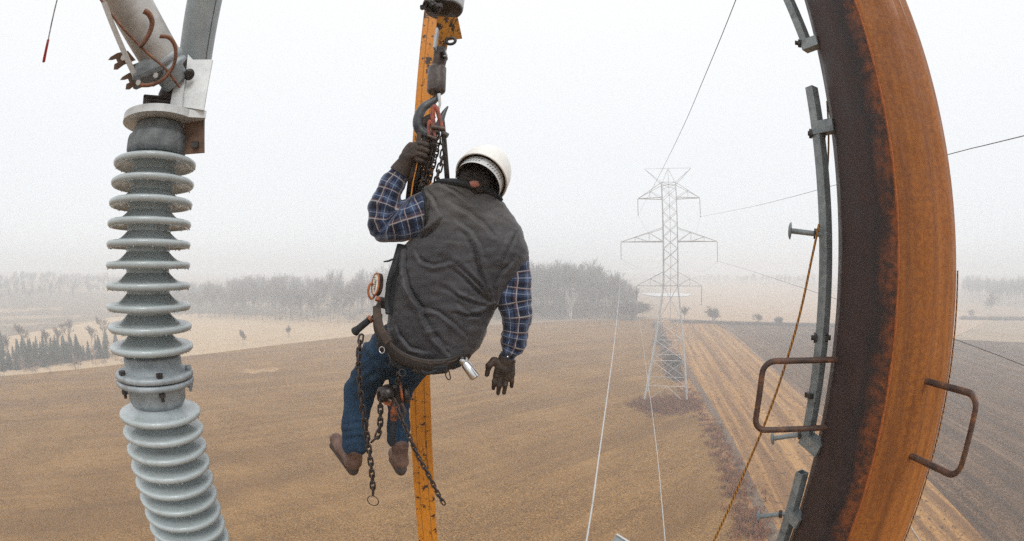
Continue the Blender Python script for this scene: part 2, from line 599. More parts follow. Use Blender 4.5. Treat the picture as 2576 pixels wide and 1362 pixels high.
# ------------------------------------------------------------------ plants
def tree_segs(seed, h=18.0, spread=.5, levels=5, nb=(3, 3, 3, 3, 3), trunk=.28, up=.35, r0=.2, ratio=.66, multi=1):
    """bare tree as a list of (p0, p1, r0, r1, level)"""
    r = random.Random(seed)
    segs = []
    def grow(p, d, L, rad, lev):
        n = 3 if lev < 2 else 2
        q = p
        dd = d
        for i in range(n):
            dd = (dd + Vector((r.uniform(-1, 1), r.uniform(-1, 1), r.uniform(-.3, 1) * up)) * (.13 + .05 * lev)).normalized()
            q2 = q + dd * (L / n)
            ra, rb = rad * (1 - .35 * i / n), rad * (1 - .35 * (i + 1) / n)
            segs.append((q, q2, ra, rb, lev))
            q = q2
            if lev < levels and i >= (1 if lev == 0 else 0):
                for _ in range(nb[lev] - (1 if i < n - 1 else 0)):
                    ax = Vector((r.uniform(-1, 1), r.uniform(-1, 1), r.uniform(-.2, .4)))
                    ax = (ax - dd * ax.dot(dd)).normalized()
                    nd = (dd * (1 - spread * .55) + ax * (spread + r.uniform(-.15, .25)) + Vector((0, 0, up * .4))).normalized()
                    grow(q, nd, L * ratio * r.uniform(.75, 1.15), rb * .55, lev + 1)
    for k in range(multi):
        d = Vector((0, 0, 1)) if multi == 1 else Vector((r.uniform(-.5, .5), r.uniform(-.3, .3), 1)).normalized()
        grow(Vector((0, 0, 0)), d, h * trunk * 1.3, r0, 0)
    top = max(s[1].z for s in segs)
    k = h / top
    return [(a * k, b * k, max(ra, .012), max(rb, .010), l) for a, b, ra, rb, l in segs]
def seg_mesh(segs, wmul=1.0):
    v, f = [], []
    for a, b, ra, rb, l in segs:
        d = (b - a)
        if d.length < 1e-6:
            continue
        x = d.orthogonal().normalized()
        y = d.normalized().cross(x)
        o = len(v)
        for p, rr in ((a, ra), (b, rb)):
            for k in range(3):
                t = 2 * PI * k / 3
                v.append(p + (x * math.cos(t) + y * math.sin(t)) * (rr * wmul))
        for k in range(3):
            f.append((o + k, o + (k + 1) % 3, o + 3 + (k + 1) % 3, o + 3 + k))
    return np.array([tuple(q) for q in v]), np.array(f)
m_bark = simple('grey_bark', (.21, .19, .175), (.12, .11, .10), 2, .9, 0, 0)
m_twig = simple('brown_twigs', (.18, .168, .165), (.11, .102, .10), 2, .9, 0, 0)
m_birch = simple('white_bark', (.78, .76, .72), (.6, .58, .55), 3, .8, 0, 0)
m_conif = simple('conifer_needles', (.035, .055, .04), (.018, .032, .025), 1.5, .9, 0, 0)
m_brush = simple('red_brown_brush', (.30, .105, .030), (.15, .05, .016), 1.2, .95, 0, 0)
m_shrub = simple('grey_brown_shrub', (.17, .12, .10), (.10, .075, .065), 1.2, .95, 0, 0)

def np_obj(name, v, f, mat):
    me = bpy.data.meshes.new(name)
    nf, k = f.shape
    me.vertices.add(len(v))
    me.vertices.foreach_set('co', v.astype(np.float32).ravel())
    me.loops.add(nf * k)
    me.loops.foreach_set('vertex_index', f.astype(np.int32).ravel())
    me.polygons.add(nf)
    me.polygons.foreach_set('loop_start', np.arange(0, nf * k, k, dtype=np.int32))
    me.update(calc_edges=True)
    me.materials.append(mat)
    return me
# variants used for the mass of the woods
variants = []
for s_ in range(7):
    sg = tree_segs(100 + s_, 1.0, .42, 4, (3, 3, 3, 3, 2), .3, .5, .011, .62)
    sg = [(a, b, ra if ra > .0035 else .0016, rb if rb > .0035 else .0014, l) for a, b, ra, rb, l in
          [(a, b, max(.0014, .011 * (.5 ** l)), max(.0014, .009 * (.5 ** l)), l) for a, b, ra, rb, l in sg]]
    variants.append(seg_mesh(sg))
print('variant faces', [len(f) for _, f in variants])
def wood(name, spots, mat, label, cat):
    V, Fs, o = [], [], 0
    for i, (x, y, h, wd) in enumerate(spots):
        v, f = variants[i % len(variants)]
        a = rnd.uniform(0, 2 * PI)
        c, s = math.cos(a), math.sin(a)
        q = v.copy()
        q[:, 0], q[:, 1] = (v[:, 0] * c - v[:, 1] * s) * h * wd + x, (v[:, 0] * s + v[:, 1] * c) * h * wd + y
        q[:, 2] = v[:, 2] * h + hgt(x, y) - .3
        V.append(q)
        Fs.append(f + o)
        o += len(q)
    me = np_obj(name, np.concatenate(V), np.concatenate(Fs), mat)
    ob = bpy.data.objects.new(name, me)
    COL.objects.link(ob)
    return tag(ob, label, cat, kind='stuff')
def band(x0, x1, n, base, depth, h, vary=.62):
    """spots in a belt whose front edge is seen between x0 and x1; base(x) gives the row"""
    o = []
    for i in range(n):
        px = rnd.uniform(x0, x1)
        g_ = G(px, base(px))
        d = Vector((g_.x, g_.y)).normalized()
        k = rnd.random() ** .8 * depth
        hh = h(px) if callable(h) else h
        o.append((g_.x + d.x * k, g_.y + d.y * k, hh * rnd.uniform(vary, 1.0) * (1 + .22 * mnoise.noise(Vector((px * .022, k * .03, 1.7)))), rnd.uniform(.8, 1.15)))
    return o
lin = lambda a, b: (lambda x: a[1] + (b[1] - a[1]) * (x - a[0]) / (b[0] - a[0]))
baseL = lin((380, 795), (1000, 816))
wood('left_wood', band(400, 1010, 210, baseL, 130, lambda x: 19 + 7 * sstep(450, 750, x)), m_twig,
     'hazy belt of bare grey trees behind the pale straw field', 'woodland')
wood('right_wood', band(1000, 1600, 360, lin((1000, 812), (1600, 803)), 110,
                        lambda x: 31.5 - 13 * sstep(1490, 1600, x)), m_twig,
     'dense bare wood behind the hanging worker\'s lowered arm', 'woodland')
wood('far_left_wood', band(-150, 430, 420, lin((0, 772), (420, 742)), 200, 14), m_twig,
     'faint bluish woods on the distant left hillside', 'woodland')
wood('far_right_wood', band(2420, 2700, 200, lin((2400, 760), (2700, 790)), 130, 22), m_twig,
     'faint wooded hill beyond the fields right of the rusty pole', 'woodland')
wood('far_middle_wood', band(1640, 2080, 90, lin((1640, 712), (2080, 726)), 90, 16), m_twig,
     'faint far treeline in the fog behind the lattice tower', 'woodland')

def make_tree(name, label, cat, seed, h, mat_t, mat_c, group=None, spread=.45, levels=4, r0=.16, multi=1, split=1, nb=(3, 3, 3, 3, 2), up=.4, wm=1.0, ratio=.62):
    sg = tree_segs(seed, h, spread, levels, nb, .3, up, r0, ratio, multi)
    rt = root(name, (0, 0, 0), label, cat, group)
    v, f = seg_mesh([q for q in sg if q[4] < split])
    o1 = part('trunk', np_obj('trunk', v, f, mat_t), mat_t, rt)
    v, f = seg_mesh([(a, b, max(ra, .03) * wm, max(rb, .025) * wm, l) for a, b, ra, rb, l in sg if q_ok(l, split)])
    o2 = part('crown', np_obj('crown', v, f, mat_c), mat_c, rt)
    return rt
def q_ok(l, s):
    return l >= s
def stand(rt, px, py, dz=-.2):
    q = G(px, py)
    rt.location = (q.x, q.y, q.z + dz)
    ORG[rt.name] = rt.location.copy()
    rt.rotation_euler = (0, 0, rnd.uniform(0, 6))
    return rt
# front rows of the two woods: trunks one can tell apart
p0 = [make_tree('bare_tree', 'tall bare tree along the front edge of the hazy left wood', 'tree', 40 + i, 19 + i, m_bark, m_twig,
                'trees edging the left wood', r0=.2, wm=1.1) for i in range(3)]
xs_ = [505 + i * 23 + rnd.uniform(-8, 8) for i in range(20)]
for i, px in enumerate(xs_):
    t = p0[i % 3] if i < 3 else copy_tree(p0[i % 3], (0, 0, 0))
    t.scale = (1, 1, rnd.uniform(.75, 1.12))
    stand(t, px, baseL(px) + 2)
p1 = [make_tree('bare_tree', 'bushy bare tree along the front edge of the wood nearest the tower', 'tree', 60 + i, 22 + i, m_bark, m_twig,
                'trees edging the right wood', r0=.22, wm=1.1, spread=.55) for i in range(3)]
for i, px in enumerate([1250, 1285, 1318, 1352, 1385, 1472, 1500, 1528]):
    t = p1[i % 3] if i < 3 else copy_tree(p1[i % 3], (0, 0, 0))
    t.scale = (1, 1, rnd.uniform(.8, 1.0) * (1 if px < 1480 else .8))
    stand(t, px, 806)
t = make_tree('birch_tree', 'white-barked forked tree standing out against the dark wood', 'tree', 92, 19, m_birch, m_birch,
              r0=.42, multi=4, split=2, levels=4, spread=.35, nb=(2, 2, 2, 2, 2), up=.7)
stand(t, 1437, 804)
t = make_tree('bare_bush', 'rounded dark bush at the corner of the wood beside the tower', 'bush', 77, 12, m_bark, m_shrub,
              r0=.25, multi=9, split=1, spread=.7, nb=(3, 3, 3, 3, 3), wm=1.9, up=.1)
stand(t, 1592, 803)
t.scale = (1.5, 1.5, .85)
t = make_tree('lone_tree', 'round bare tree on the hedge line right of the lattice tower', 'tree', 81, 8.5, m_bark, m_shrub, r0=.3, multi=3, spread=.75, wm=1.5, up=.12)
stand(t, 1793, 812)
for i, (px, py, h_, lab) in enumerate((
        (1722, 808, 8, 'thin small tree on the hedge line just right of the tower legs'),
        (1905, 818, 6, 'small bare tree midway along the hedge by the dark field'),
        (1958, 818, 4.5, 'low grey shrub farther along the hedge toward the rusty pole'),
        (2492, 802, 15, 'tall faint tree in the fog right of the rusty pole'),
        (2443, 803, 6, 'round faint bush at the foot of the foggy far right tree'),
        (612, 868, 8, 'thin lone sapling in the pale straw field'),
        (727, 850, 7, 'second slim sapling in the straw field nearer the worker'),
        (1660, 868, 4, 'dark shrub growing behind the tower legs'),
        (1690, 925, 4.5, 'thick shrub in the ditch between the tower legs'))):
    t = make_tree('bare_tree' if 'tree' in lab or 'sapling' in lab else 'bare_bush', lab, 'tree' if 'tree' in lab or 'sapling' in lab else 'bush',
                  200 + i, h_, m_bark, m_shrub, r0=.14, multi=1 if 'tree' in lab or 'sapling' in lab else 6,
                  spread=.4 if 'slim' in lab or 'thin' in lab else .7, wm=1.2, up=.12, ratio=.7)
    stand(t, px, py)
    if 'sapling' in lab:
        t.scale = (.5, .5, .75)
# hedge scrub along the field edge, brush round the tower foot and along the verge
def scrub(name, spots, mat, label, hh=(.5, 1.6), wd=1.3, dens=1):
    V, Fs, o = [], [], 0
    for i, (x, y) in enumerate(spots):
        r = random.Random(i)
        vs, fs = [], []
        for k in range(int(16 * dens)):
            a, b = r.uniform(0, 2 * PI), r.uniform(.15, 1.0)
            h = r.uniform(*hh)
            bx, by = r.gauss(0, .35) * wd, r.gauss(0, .35) * wd
            tx, ty = bx + math.cos(a) * b * .6 * wd, by + math.sin(a) * b * .6 * wd
            wv = .03 + .03 * r.random()
            c, s = math.cos(a + PI / 2) * wv, math.sin(a + PI / 2) * wv
            z = hgt(x, y)
            mx_, my_, mz = (bx + tx) / 2 - math.cos(a) * .1, (by + ty) / 2 - math.sin(a) * .1, h * .62
            q = len(vs)
            vs += [(x + bx - c, y + by - s, z), (x + bx + c, y + by + s, z), (x + mx_ + c, y + my_ + s, z + mz), (x + mx_ - c, y + my_ - s, z + mz),
                   (x + tx, y + ty, z + h), (x + tx + c * .2, y + ty + s * .2, z + h)]
            fs += [(q, q + 1, q + 2, q + 3), (q + 3, q + 2, q + 5, q + 4)]
        V += vs
        Fs += [tuple(j + o for j in f) for f in fs]
        o += len(vs)
    me = np_obj(name, np.array(V), np.array(Fs), mat)
    ob = bpy.data.objects.new(name, me)
    COL.objects.link(ob)
    return tag(ob, label, 'scrub', kind='stuff')
def on_line(pts, n, jit):
    o = []
    gs = [G(*p) for p in pts]
    for i in range(n):
        t = rnd.uniform(0, len(gs) - 1.001)
        k = int(t)
        q = gs[k].lerp(gs[k + 1], t - k)
        o.append((q.x + rnd.gauss(0, jit), q.y + rnd.gauss(0, jit)))
    return o
scrub('left_wood_undergrowth', [(x, y) for x, y, _a, _b in band(400, 1010, 300, baseL, 70, 1)], m_twig,
      'grey undergrowth at the foot of the left wood', (1.5, 5), 3)
scrub('right_wood_undergrowth', [(x, y) for x, y, _a, _b in band(1180, 1600, 500, lin((1000, 812), (1600, 803)), 70, 1)], m_twig,
      'dark undergrowth at the foot of the wood beside the tower', (2, 7), 3)
scrub('hedge_scrub', on_line([(1690, 812), (1800, 815), (1950, 819), (2110, 822)], 700, .8), m_shrub,
      'low dark scrub along the edge of the dark field', (.6, 1.8), 1.6)
scrub('far_hedge_scrub', on_line([(2415, 804), (2600, 806)], 300, 1.5), m_shrub,
      'foggy hedge line right of the rusty pole', (.8, 2.5), 2)
_c = G(1680, 1022)
scrub('tower_foot_brush', [(_c.x + rnd.gauss(0, 2.7), _c.y + rnd.gauss(0, 2.0)) for _ in range(950)], m_brush,
      'reddish brown brush around the feet of the lattice tower', (.4, 1.3), 1.1)
scrub('verge_brush', on_line([(1720, 980), (1790, 1080), (1840, 1180), (1875, 1290), (1905, 1362)], 260, 1.0)
      , m_brush, 'reddish brush on the verge beside the ploughed field', (.3, .9), 1.0)
scrub('ditch_brush', on_line([(1650, 815), (1668, 860), (1690, 930), (1705, 960)], 260, 1.0), m_shrub,
      'dark brush in the ditch behind the lattice tower', (.5, 1.7), 1.2)
# conifers at the lower left
def conifer(seed, h):
    r = random.Random(seed)
    rt = root('conifer', (0, 0, 0), 'dark green conifer in the clump at the left edge', 'conifer', 'conifers at the left edge')
    t = MB().tube([(0, 0, 0), (0, 0, h)], [.14, .02], n=5)
    part('trunk', t, m_bark, rt)
    v, f = [], []
    nl = 11
    for li_ in range(nl):
        u = li_ / nl
        z = h * (.10 + .86 * u)
        rr = (1 - u) ** .85 * h * .29 + .2
        for q_ in range(15):
            a = 2 * PI * q_ / 15 + r.uniform(-.3, .3)
            c, s = math.cos(a), math.sin(a)
            L = rr * r.uniform(.6, 1.15)
            wv = L * .24
            dz = r.uniform(-.1, .1)
            o = len(v)
            v += [(0, 0, z + h * .07), (c * L * .6 - s * wv, s * L * .6 + c * wv, z + dz - .05), (c * L, s * L, z - L * .28 + dz), (c * L * .6 + s * wv, s * L * .6 - c * wv, z + dz - .12)]
            f.append((o, o + 1, o + 2, o + 3))
    part('crown', np_obj('crown', np.array(v), np.array(f), m_conif), m_conif, rt)
    return rt
pc = [conifer(i, 6 + i) for i in range(4)]
for i in range(84):
    px = rnd.uniform(-20, 300) if i > 26 else rnd.uniform(0, 220)
    t = pc[i] if i < 4 else copy_tree(pc[i % 4], (0, 0, 0))
    s_ = rnd.uniform(.5, .95)
    t.scale = (s_, s_, s_)
    stand(t, px, rnd.uniform(896, 938) - .13 * max(0, px))
scrub('conifer_undergrowth', [(G(x, 925 - .12 * x).x + rnd.gauss(0, 6), G(x, 925 - .12 * x).y + rnd.gauss(0, 6)) for x in [rnd.uniform(-20, 300) for _ in range(260)]], m_shrub,
      'brown undergrowth among the conifers at the left edge', (.6, 2.2), 2)
pb = [make_tree('bare_tree', 'thin leafless tree rising among the left-edge conifers', 'tree', 300 + i, 8 + 2 * i, m_bark, m_shrub,
                'bare trees among the conifers', r0=.12, spread=.5, levels=4, up=.2) for i in range(2)]
for i, px in enumerate([18, 60, 150, 172, 232, 262, 120]):
    t = pb[i] if i < 2 else copy_tree(pb[i % 2], (0, 0, 0))
    stand(t, px, 905 - .13 * px + rnd.uniform(-12, 12))

# ================================================================== LATTICE TOWER
m_galv_far = simple('galvanised_lattice', (.58, .59, .59), (.44, .45, .45), .8, .55, .3, 0)
m_insul_far = simple('insulator_string_glaze', (.10, .085, .075), (.07, .06, .055), 3, .4, 0, 0)
_f1, _f2 = G(1619, 1015), G(1728, 1017)
base_w = (Vector((_f2.x - _f1.x, _f2.y - _f1.y))).length
az = R(LINE_AZ)
ex = Vector((math.cos(az), -math.sin(az), 0))       # along the arms, to the right
ey = Vector((math.sin(az), math.cos(az), 0))        # along the line, away
fc = Vector(((_f1.x + _f2.x) / 2, (_f1.y + _f2.y) / 2, 0))
TC = fc + ey * base_w / 2
dT = math.hypot(TC.x, TC.y)
def zt(px, py):
    d = ray(px, py)
    return d.z / math.hypot(d.x, d.y) * dT
def xt(px, py):                                      # offset along the arms seen at this direction, at the tower plane
    d = ray(px, py)
    # solve d*t = TC + ex*s (horizontal)
    n_ = ey
    t = TC.dot(n_) / Vector((d.x, d.y, 0)).dot(n_)
    return (Vector((d.x, d.y, 0)) * t - TC).dot(ex)
print('tower dist', dT, 'base', base_w, 'top z', zt(1686, 425))
tower = root('transmission_tower', (TC.x, TC.y, GZ), 'tall galvanised lattice tower with three pairs of arms standing in the field', 'tower')
ORG[tower.name] = Vector((TC.x, TC.y, GZ))
z_top, z_a1t, z_a1, z_a2t, z_a2, z_a3t, z_a3 = (zt(1686, q) for q in (462, 463, 499, 574, 608, 684, 719))
hw = (xt(1703, 560) - xt(1667, 560)) / 2
def half(z):
    if z >= z_a3:
        return hw
    return hw + (base_w / 2 - hw) * (z_a3 - z) / (z_a3 - GZ)
def tp(sx, sy, z):
    h = half(z)
    return Vector((TC.x, TC.y, 0)) + ex * (sx * h) + ey * (sy * h) + Vector((0, 0, z))
def bar(mb, a, b, r=.06):
    mb.tube([a, b], r, n=4, smooth=False)
for sx in (-1, 1):
    for sy in (-1, 1):
        mb = MB()
        mb.tube([tp(sx, sy, GZ - .2), tp(sx, sy, z_a3), tp(sx, sy, z_top)], [.21, .155, .09], n=4, smooth=False)
        part('leg', mb, m_galv_far, tower)
mb = MB()
zs = [GZ + 3.5, GZ + 8.5, GZ + 12.5, GZ + 16] + [z_a3]
lv = [GZ] + zs
while lv[-1] < z_top - .5:
    lv.append(min(z_top, lv[-1] + 2.45))
for a, b in zip(lv[:-1], lv[1:]):
    for (p, q) in (((-1, -1), (1, -1)), ((1, -1), (1, 1)), ((1, 1), (-1, 1)), ((-1, 1), (-1, -1))):
        if a <= GZ + .1:
            m_ = (tp(*p, b) + tp(*q, b)) / 2
            bar(mb, tp(*p, a), m_, .05)
            bar(mb, tp(*q, a), m_, .05)
        else:
            bar(mb, tp(*p, a), tp(*q, b), .042)
            bar(mb, tp(*q, a), tp(*p, b), .042)
        if b < z_a3 + .1 or abs(b - z_top) < .1:
            bar(mb, tp(*p, b), tp(*q, b), .055)
part('bracing', mb, m_galv_far, tower)
mb = MB()
bar(mb, Vector((TC.x, TC.y, z_a3 - 9)), Vector((TC.x, TC.y, zt(1684, 425))), .05)
part('climbing_ladder', mb, m_galv_far, tower)
tips = {}
for nm, (zb, ztop_, xl, xr, yy) in enumerate(((z_a1, z_a1t, 1604, 1760, 499), (z_a2, z_a2t, 1562, 1804, 608), (z_a3, z_a3t, 1602, 1765, 719))):
    for sx, xp in ((-1, xl), (1, xr)):
        mb = MB()
        tip = Vector((TC.x, TC.y, zb)) + ex * xt(xp, yy)
        tips[(nm, sx)] = tip
        for sy in (-1, 1):
            lo, up_ = tp(sx, sy, zb), tp(sx, sy, ztop_)
            bar(mb, lo, tip, .085)
            bar(mb, up_, tip, .055)
            k = 3 if nm == 1 else 2
            for j in range(1, k):
                t1, t2 = j / k, (j - .0) / k
                bar(mb, lo.lerp(tip, t1), up_.lerp(tip, t1), .03)
                bar(mb, lo.lerp(tip, (j - 1) / k), up_.lerp(tip, t1), .04)
        bar(mb, tp(sx, -1, zb), tp(sx, 1, zb), .06)
        for j in (1, 2):
            bar(mb, tp(sx, -1, zb).lerp(tip, j / 3), tp(sx, 1, zb).lerp(tip, j / 3), .035)
        part('crossarm', mb, m_galv_far, tower)
mb = MB()
zp = zt(1684, 424)
pt = {}
for sx, xp in ((-1, 1621), (1, 1738)):
    pt[sx] = Vector((TC.x, TC.y, zp)) + ex * xt(xp, 424)
    for sy in (-1, 1):
        bar(mb, tp(sx, sy, z_top), pt[sx], .05)
bar(mb, pt[-1], pt[1], .035)
for sx in (-1, 1):
    for sy in (-1, 1):
        bar(mb, tp(sx, sy, z_top), Vector((TC.x, TC.y, zp)), .035)
part('peak_frame', mb, m_galv_far, tower)
ends = {}
for (nm, sx), yb in (((0, -1), 539), ((0, 1), 545), ((1, -1), 650), ((1, 1), 657), ((2, -1), 755), ((2, 1), 765)):
    tip = tips[(nm, sx)]
    L = tip.z - zt(1686, yb)
    mb = MB()
    prof = []
    k = 14
    for j in range(k):
        h = L * (.06 + .86 * j / k)
        prof += [(.03, h), (.10, h + .02), (.10, h + .05), (.03, h + .09)]
    mb.lathe([(.0, 0), (.03, .0)] + prof + [(.03, L), (0, L)], tip, (0, 0, -1), 8)
    mb.box(tip - Vector((0, 0, L + .06)), .7, .12, .12, Matrix.Rotation(-az + PI / 2, 3, 'Z'))
    part('insulator_string', mb, m_insul_far, tower)
    ends[(nm, sx)] = tip - Vector((0, 0, L + .1))
m_foot = simple('concrete_footing', (.4, .38, .35), None, 3, .9, 0, 0)
for sx in (-1, 1):
    for sy in (-1, 1):
        mb = MB().lathe([(.45, 0), (.45, .5), (.3, .55), (0, .55)], tp(sx, sy, GZ - .2), (0, 0, 1), 10)
        part('footing', mb, m_foot, tower)

# ------------------------------------------------------------------ conductors
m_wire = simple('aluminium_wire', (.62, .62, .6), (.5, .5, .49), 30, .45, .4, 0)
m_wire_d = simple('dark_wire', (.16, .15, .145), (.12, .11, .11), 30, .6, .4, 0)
def wire(name, end, pxs, dist, rad, mat, label):
    q = RD(*pxs[-1], dist)
    nrm = (Vector((q.x - end.x, q.y - end.y, 0))).cross(Vector((0, 0, 1))).normalized()
    pts = [end]
    for px, py in pxs[:-1]:
        d = ray(px, py)
        t = end.dot(nrm) / d.dot(nrm)
        pts.append(d * t)
    pts.append(q)
    pts.append(q + (q - pts[-2]).normalized() * 18)
    cp = cat_pts(pts, 8)
    mb = MB().tube(cp, rad, n=6)
    return solo(name, mb, mat, label, 'power line', 'conductors of the power line')
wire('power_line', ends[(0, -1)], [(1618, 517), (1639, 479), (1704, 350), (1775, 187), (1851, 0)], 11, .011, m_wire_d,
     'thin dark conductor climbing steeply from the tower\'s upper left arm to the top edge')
wire('power_line', ends[(1, -1)], [(1559, 720), (1552, 800), (1543, 880), (1529, 985), (1509, 1130), (1490, 1270), (1475, 1362)], 7.5, .0165, m_wire,
     'thick pale conductor running down from the middle left arm to the bottom edge')
wire('power_line', ends[(2, -1)], [(1607, 800), (1619, 880), (1629, 955), (1642, 1050), (1655, 1160), (1665, 1270), (1673, 1362)], 10.5, .013, m_wire,
     'pale conductor from the lowest left arm passing in front of the tower leg')
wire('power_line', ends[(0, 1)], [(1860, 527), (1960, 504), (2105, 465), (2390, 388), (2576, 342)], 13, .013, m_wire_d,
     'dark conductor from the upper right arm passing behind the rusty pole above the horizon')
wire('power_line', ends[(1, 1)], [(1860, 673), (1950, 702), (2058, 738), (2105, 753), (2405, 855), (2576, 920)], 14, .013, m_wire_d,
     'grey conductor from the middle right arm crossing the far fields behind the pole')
wire('power_line', ends[(2, 1)], [(1800, 800), (1870, 862), (2000, 985), (2065, 1048), (2284, 1316), (2316, 1362)], 14, .011, m_wire,
     'pale conductor from the lowest right arm crossing the ploughed field')
for (nm, sx), e_ in ends.items():
    side = 'left' if sx < 0 else 'right'
    lvl = ('upper', 'middle', 'lowest')[nm]
    cp = []
    for j in range(17):
        t = j / 16
        cp.append(e_ + ey * (250 * t) + Vector((0, 0, 12 * (t * t) * .55 - 14 * t + 14 * t * t)))
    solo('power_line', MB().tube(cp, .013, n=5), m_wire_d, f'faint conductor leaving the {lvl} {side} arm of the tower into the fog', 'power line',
         'conductors of the power line')

# ------------------------------------------------------------------ fog
hz = MB().box((0, 0, (GZ - 1.5 + 24) / 2), 3100, 3100, 24 - GZ + 1.5)
mh = bpy.data.materials.new('haze')
mh.use_nodes = True
mh.node_tree.nodes.clear()
ho = mh.node_tree.nodes.new('ShaderNodeOutputMaterial')
hv = mh.node_tree.nodes.new('ShaderNodeVolumePrincipled')
hv.inputs['Color'].default_value = (.935, .97, 1.0, 1)
hv.inputs['Density'].default_value = 0.0028
mh.node_tree.links.new(hv.outputs[0], ho.inputs['Volume'])
solo('haze', hz, mh, kind='stuff', org=(0, 0, 0))
# ================================================================== NEAR HARDWARE
def lerp_m(pts, t):
    k = min(int(t), len(pts) - 2)
    return pts[k].lerp(pts[k + 1], t - k)
# ---- materials
def rusty_pole_mat():
    m = Mat('weathering_steel_patina', .62, 0, .42, coord='UV')
    sp = m.n('ShaderNodeSeparateXYZ')
    m.l(m.co, sp.inputs[0])
    u, v = sp.outputs[0], sp.outputs[1]
    obj = m.tc.outputs['Object']
    big = m.noise(1.6, 5, .65, obj)
    mid = m.noise(9, 6, .7, obj)
    fin = m.noise(60, 4, .7, obj)
    # orange rust with horizontal rolling marks
    hco = m.map((1.6, 1.6, 52), co=obj)
    hz_ = m.noise(1.0, 5, .7, hco)
    rust = m.ramp(fin, ((.32, (.215, .064, .009)), (.62, (.380, .130, .017))))
    rust = m.mix(m.ramp(big, ((.4, 0), (.7, .4))), rust, (.20, .062, .016))
    # marks strongest on the face right of the seam
    fmask = m.ramp(u, ((.515, 0), (.53, 1), (.60, .8), (.635, .0)))
    rust = m.mix(m.math('MULTIPLY', m.ramp(hz_, ((.50, 0), (.68, .55))), m.math('MULTIPLY', fmask, m.ramp(m.noise(3.5, 4, .7, obj), ((.40, .1), (.60, 1))))), rust, (.13, .055, .028))
    rust = m.mix(m.math('MULTIPLY', m.ramp(mid, ((.58, 0), (.72, .5))), fmask), rust, (.16, .07, .03))
    rust = m.mix(m.ramp(m.noise(1.0, 6, .75, m.map((7, 7, 1.6), co=obj)), ((.52, 0), (.72, .55))), rust, (.17, .052, .013))
    rust = m.mix(m.ramp(m.noise(1.0, 5, .7, m.map((22, 22, .9), co=obj)), ((.47, 0), (.66, .6))), rust, (.125, .040, .010))
    rust = m.mix(m.ramp(m.noise(1.0, 5, .7, m.map((12, 12, .5), co=obj)), ((.50, 0), (.66, .5))), rust, (.46, .17, .026))
    rust = m.mix(m.ramp(m.noise(38, 5, .75, obj), ((.58, 0), (.70, .5))), rust, (.13, .045, .016))
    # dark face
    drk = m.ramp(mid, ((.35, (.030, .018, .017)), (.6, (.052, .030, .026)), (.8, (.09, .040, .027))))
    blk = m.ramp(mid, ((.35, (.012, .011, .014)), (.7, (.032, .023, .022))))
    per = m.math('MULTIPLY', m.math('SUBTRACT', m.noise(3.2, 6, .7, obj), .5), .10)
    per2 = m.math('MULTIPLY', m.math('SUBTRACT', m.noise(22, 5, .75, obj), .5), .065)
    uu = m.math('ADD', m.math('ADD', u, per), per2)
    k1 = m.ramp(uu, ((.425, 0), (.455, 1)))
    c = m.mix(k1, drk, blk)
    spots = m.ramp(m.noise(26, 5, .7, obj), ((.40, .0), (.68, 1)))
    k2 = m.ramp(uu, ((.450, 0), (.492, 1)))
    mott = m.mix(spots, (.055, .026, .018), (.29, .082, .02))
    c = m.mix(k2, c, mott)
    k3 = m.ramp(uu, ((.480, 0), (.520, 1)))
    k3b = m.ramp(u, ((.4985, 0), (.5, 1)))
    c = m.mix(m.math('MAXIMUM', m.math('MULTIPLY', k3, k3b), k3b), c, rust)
    # pale drip streaks near the top of the right faces
    st = m.noise(1.0, 3, .6, m.map((60, 60, 1.2), co=obj))
    zz = m.n('ShaderNodeSeparateXYZ')
    m.l(obj, zz.inputs[0])
    hi = m.ramp(zz.outputs[2], ((.0, 0), (1.0, 1)))
    msk = m.math('MULTIPLY', m.ramp(u, ((.60, 0), (.615, 1), (.66, 1), (.675, 0))), m.ramp(m.math('SUBTRACT', zz.outputs[2], POLE_STREAK), ((.0, 0), (.12, 1), (.5, 0))))
    c = m.mix(m.math('MULTIPLY', m.ramp(st, ((.56, 0), (.60, .7))), msk), c, (.50, .36, .28))
    m.color(c)
    m.rough(m.ramp(mid, ((.3, .45), (.7, .8))))
    m.bump(m.math('ADD', fin, m.math('MULTIPLY', mid, 1.5)), .35, .003)
    return m.m
PD = 2.0                                   # horizontal distance of the pole axis
def pole_c(z):
    t = (z + 1.3) / 2.6
    a = R(49.5 + 1.4 * t)
    return Vector((PD * math.sin(a), PD * math.cos(a), z))
def pole_r(z):
    t = (z + 1.3) / 2.6
    return PD * math.sin(R(8.80 - .92 * t)) * 1.0
POLE_STREAK = 3.95
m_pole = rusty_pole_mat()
pole = root('steel_pole', pole_c(-3.0), 'huge many-sided rusty steel pole, dark brown on the left and orange on the right', 'pole')
ORG[pole.name] = pole_c(-3.0)
def pole_pt(z, th, k=1.0):
    """th degrees round the axis, 0 towards the camera, + to the right"""
    c = pole_c(z)
    d = Vector((-c.x, -c.y, 0)).normalized()
    s = Vector((c.y, -c.x, 0)).normalized()
    r = pole_r(z) * k
    return c + d * (r * math.cos(R(th))) + s * (r * math.sin(R(th)))
mb = MB()
zs = [-26, -12, -6, -3] + [-2.4 + .2 * i for i in range(30)]
nv = 72
vs, uv = [], []
for z in zs:
    zz = max(-6, z)
    for k in range(nv + 1):
        th = -180 + 360 * k / nv
        # twelve flats with small rounded corners
        a = (th + 15) % 30 - 15
        a = 15 - abs(abs(a) - 0) if False else a
        loc = abs(((th) % 30))
        off = min(loc, 30 - loc)            # degrees from the nearest corner
        q = math.cos(R(15)) / math.cos(R(15 - off))
        q = min(q, .9965)
        p = pole_pt(zz, th, q)
        vs.append(Vector((p.x, p.y, z)))
        uv.append((k / nv, z))
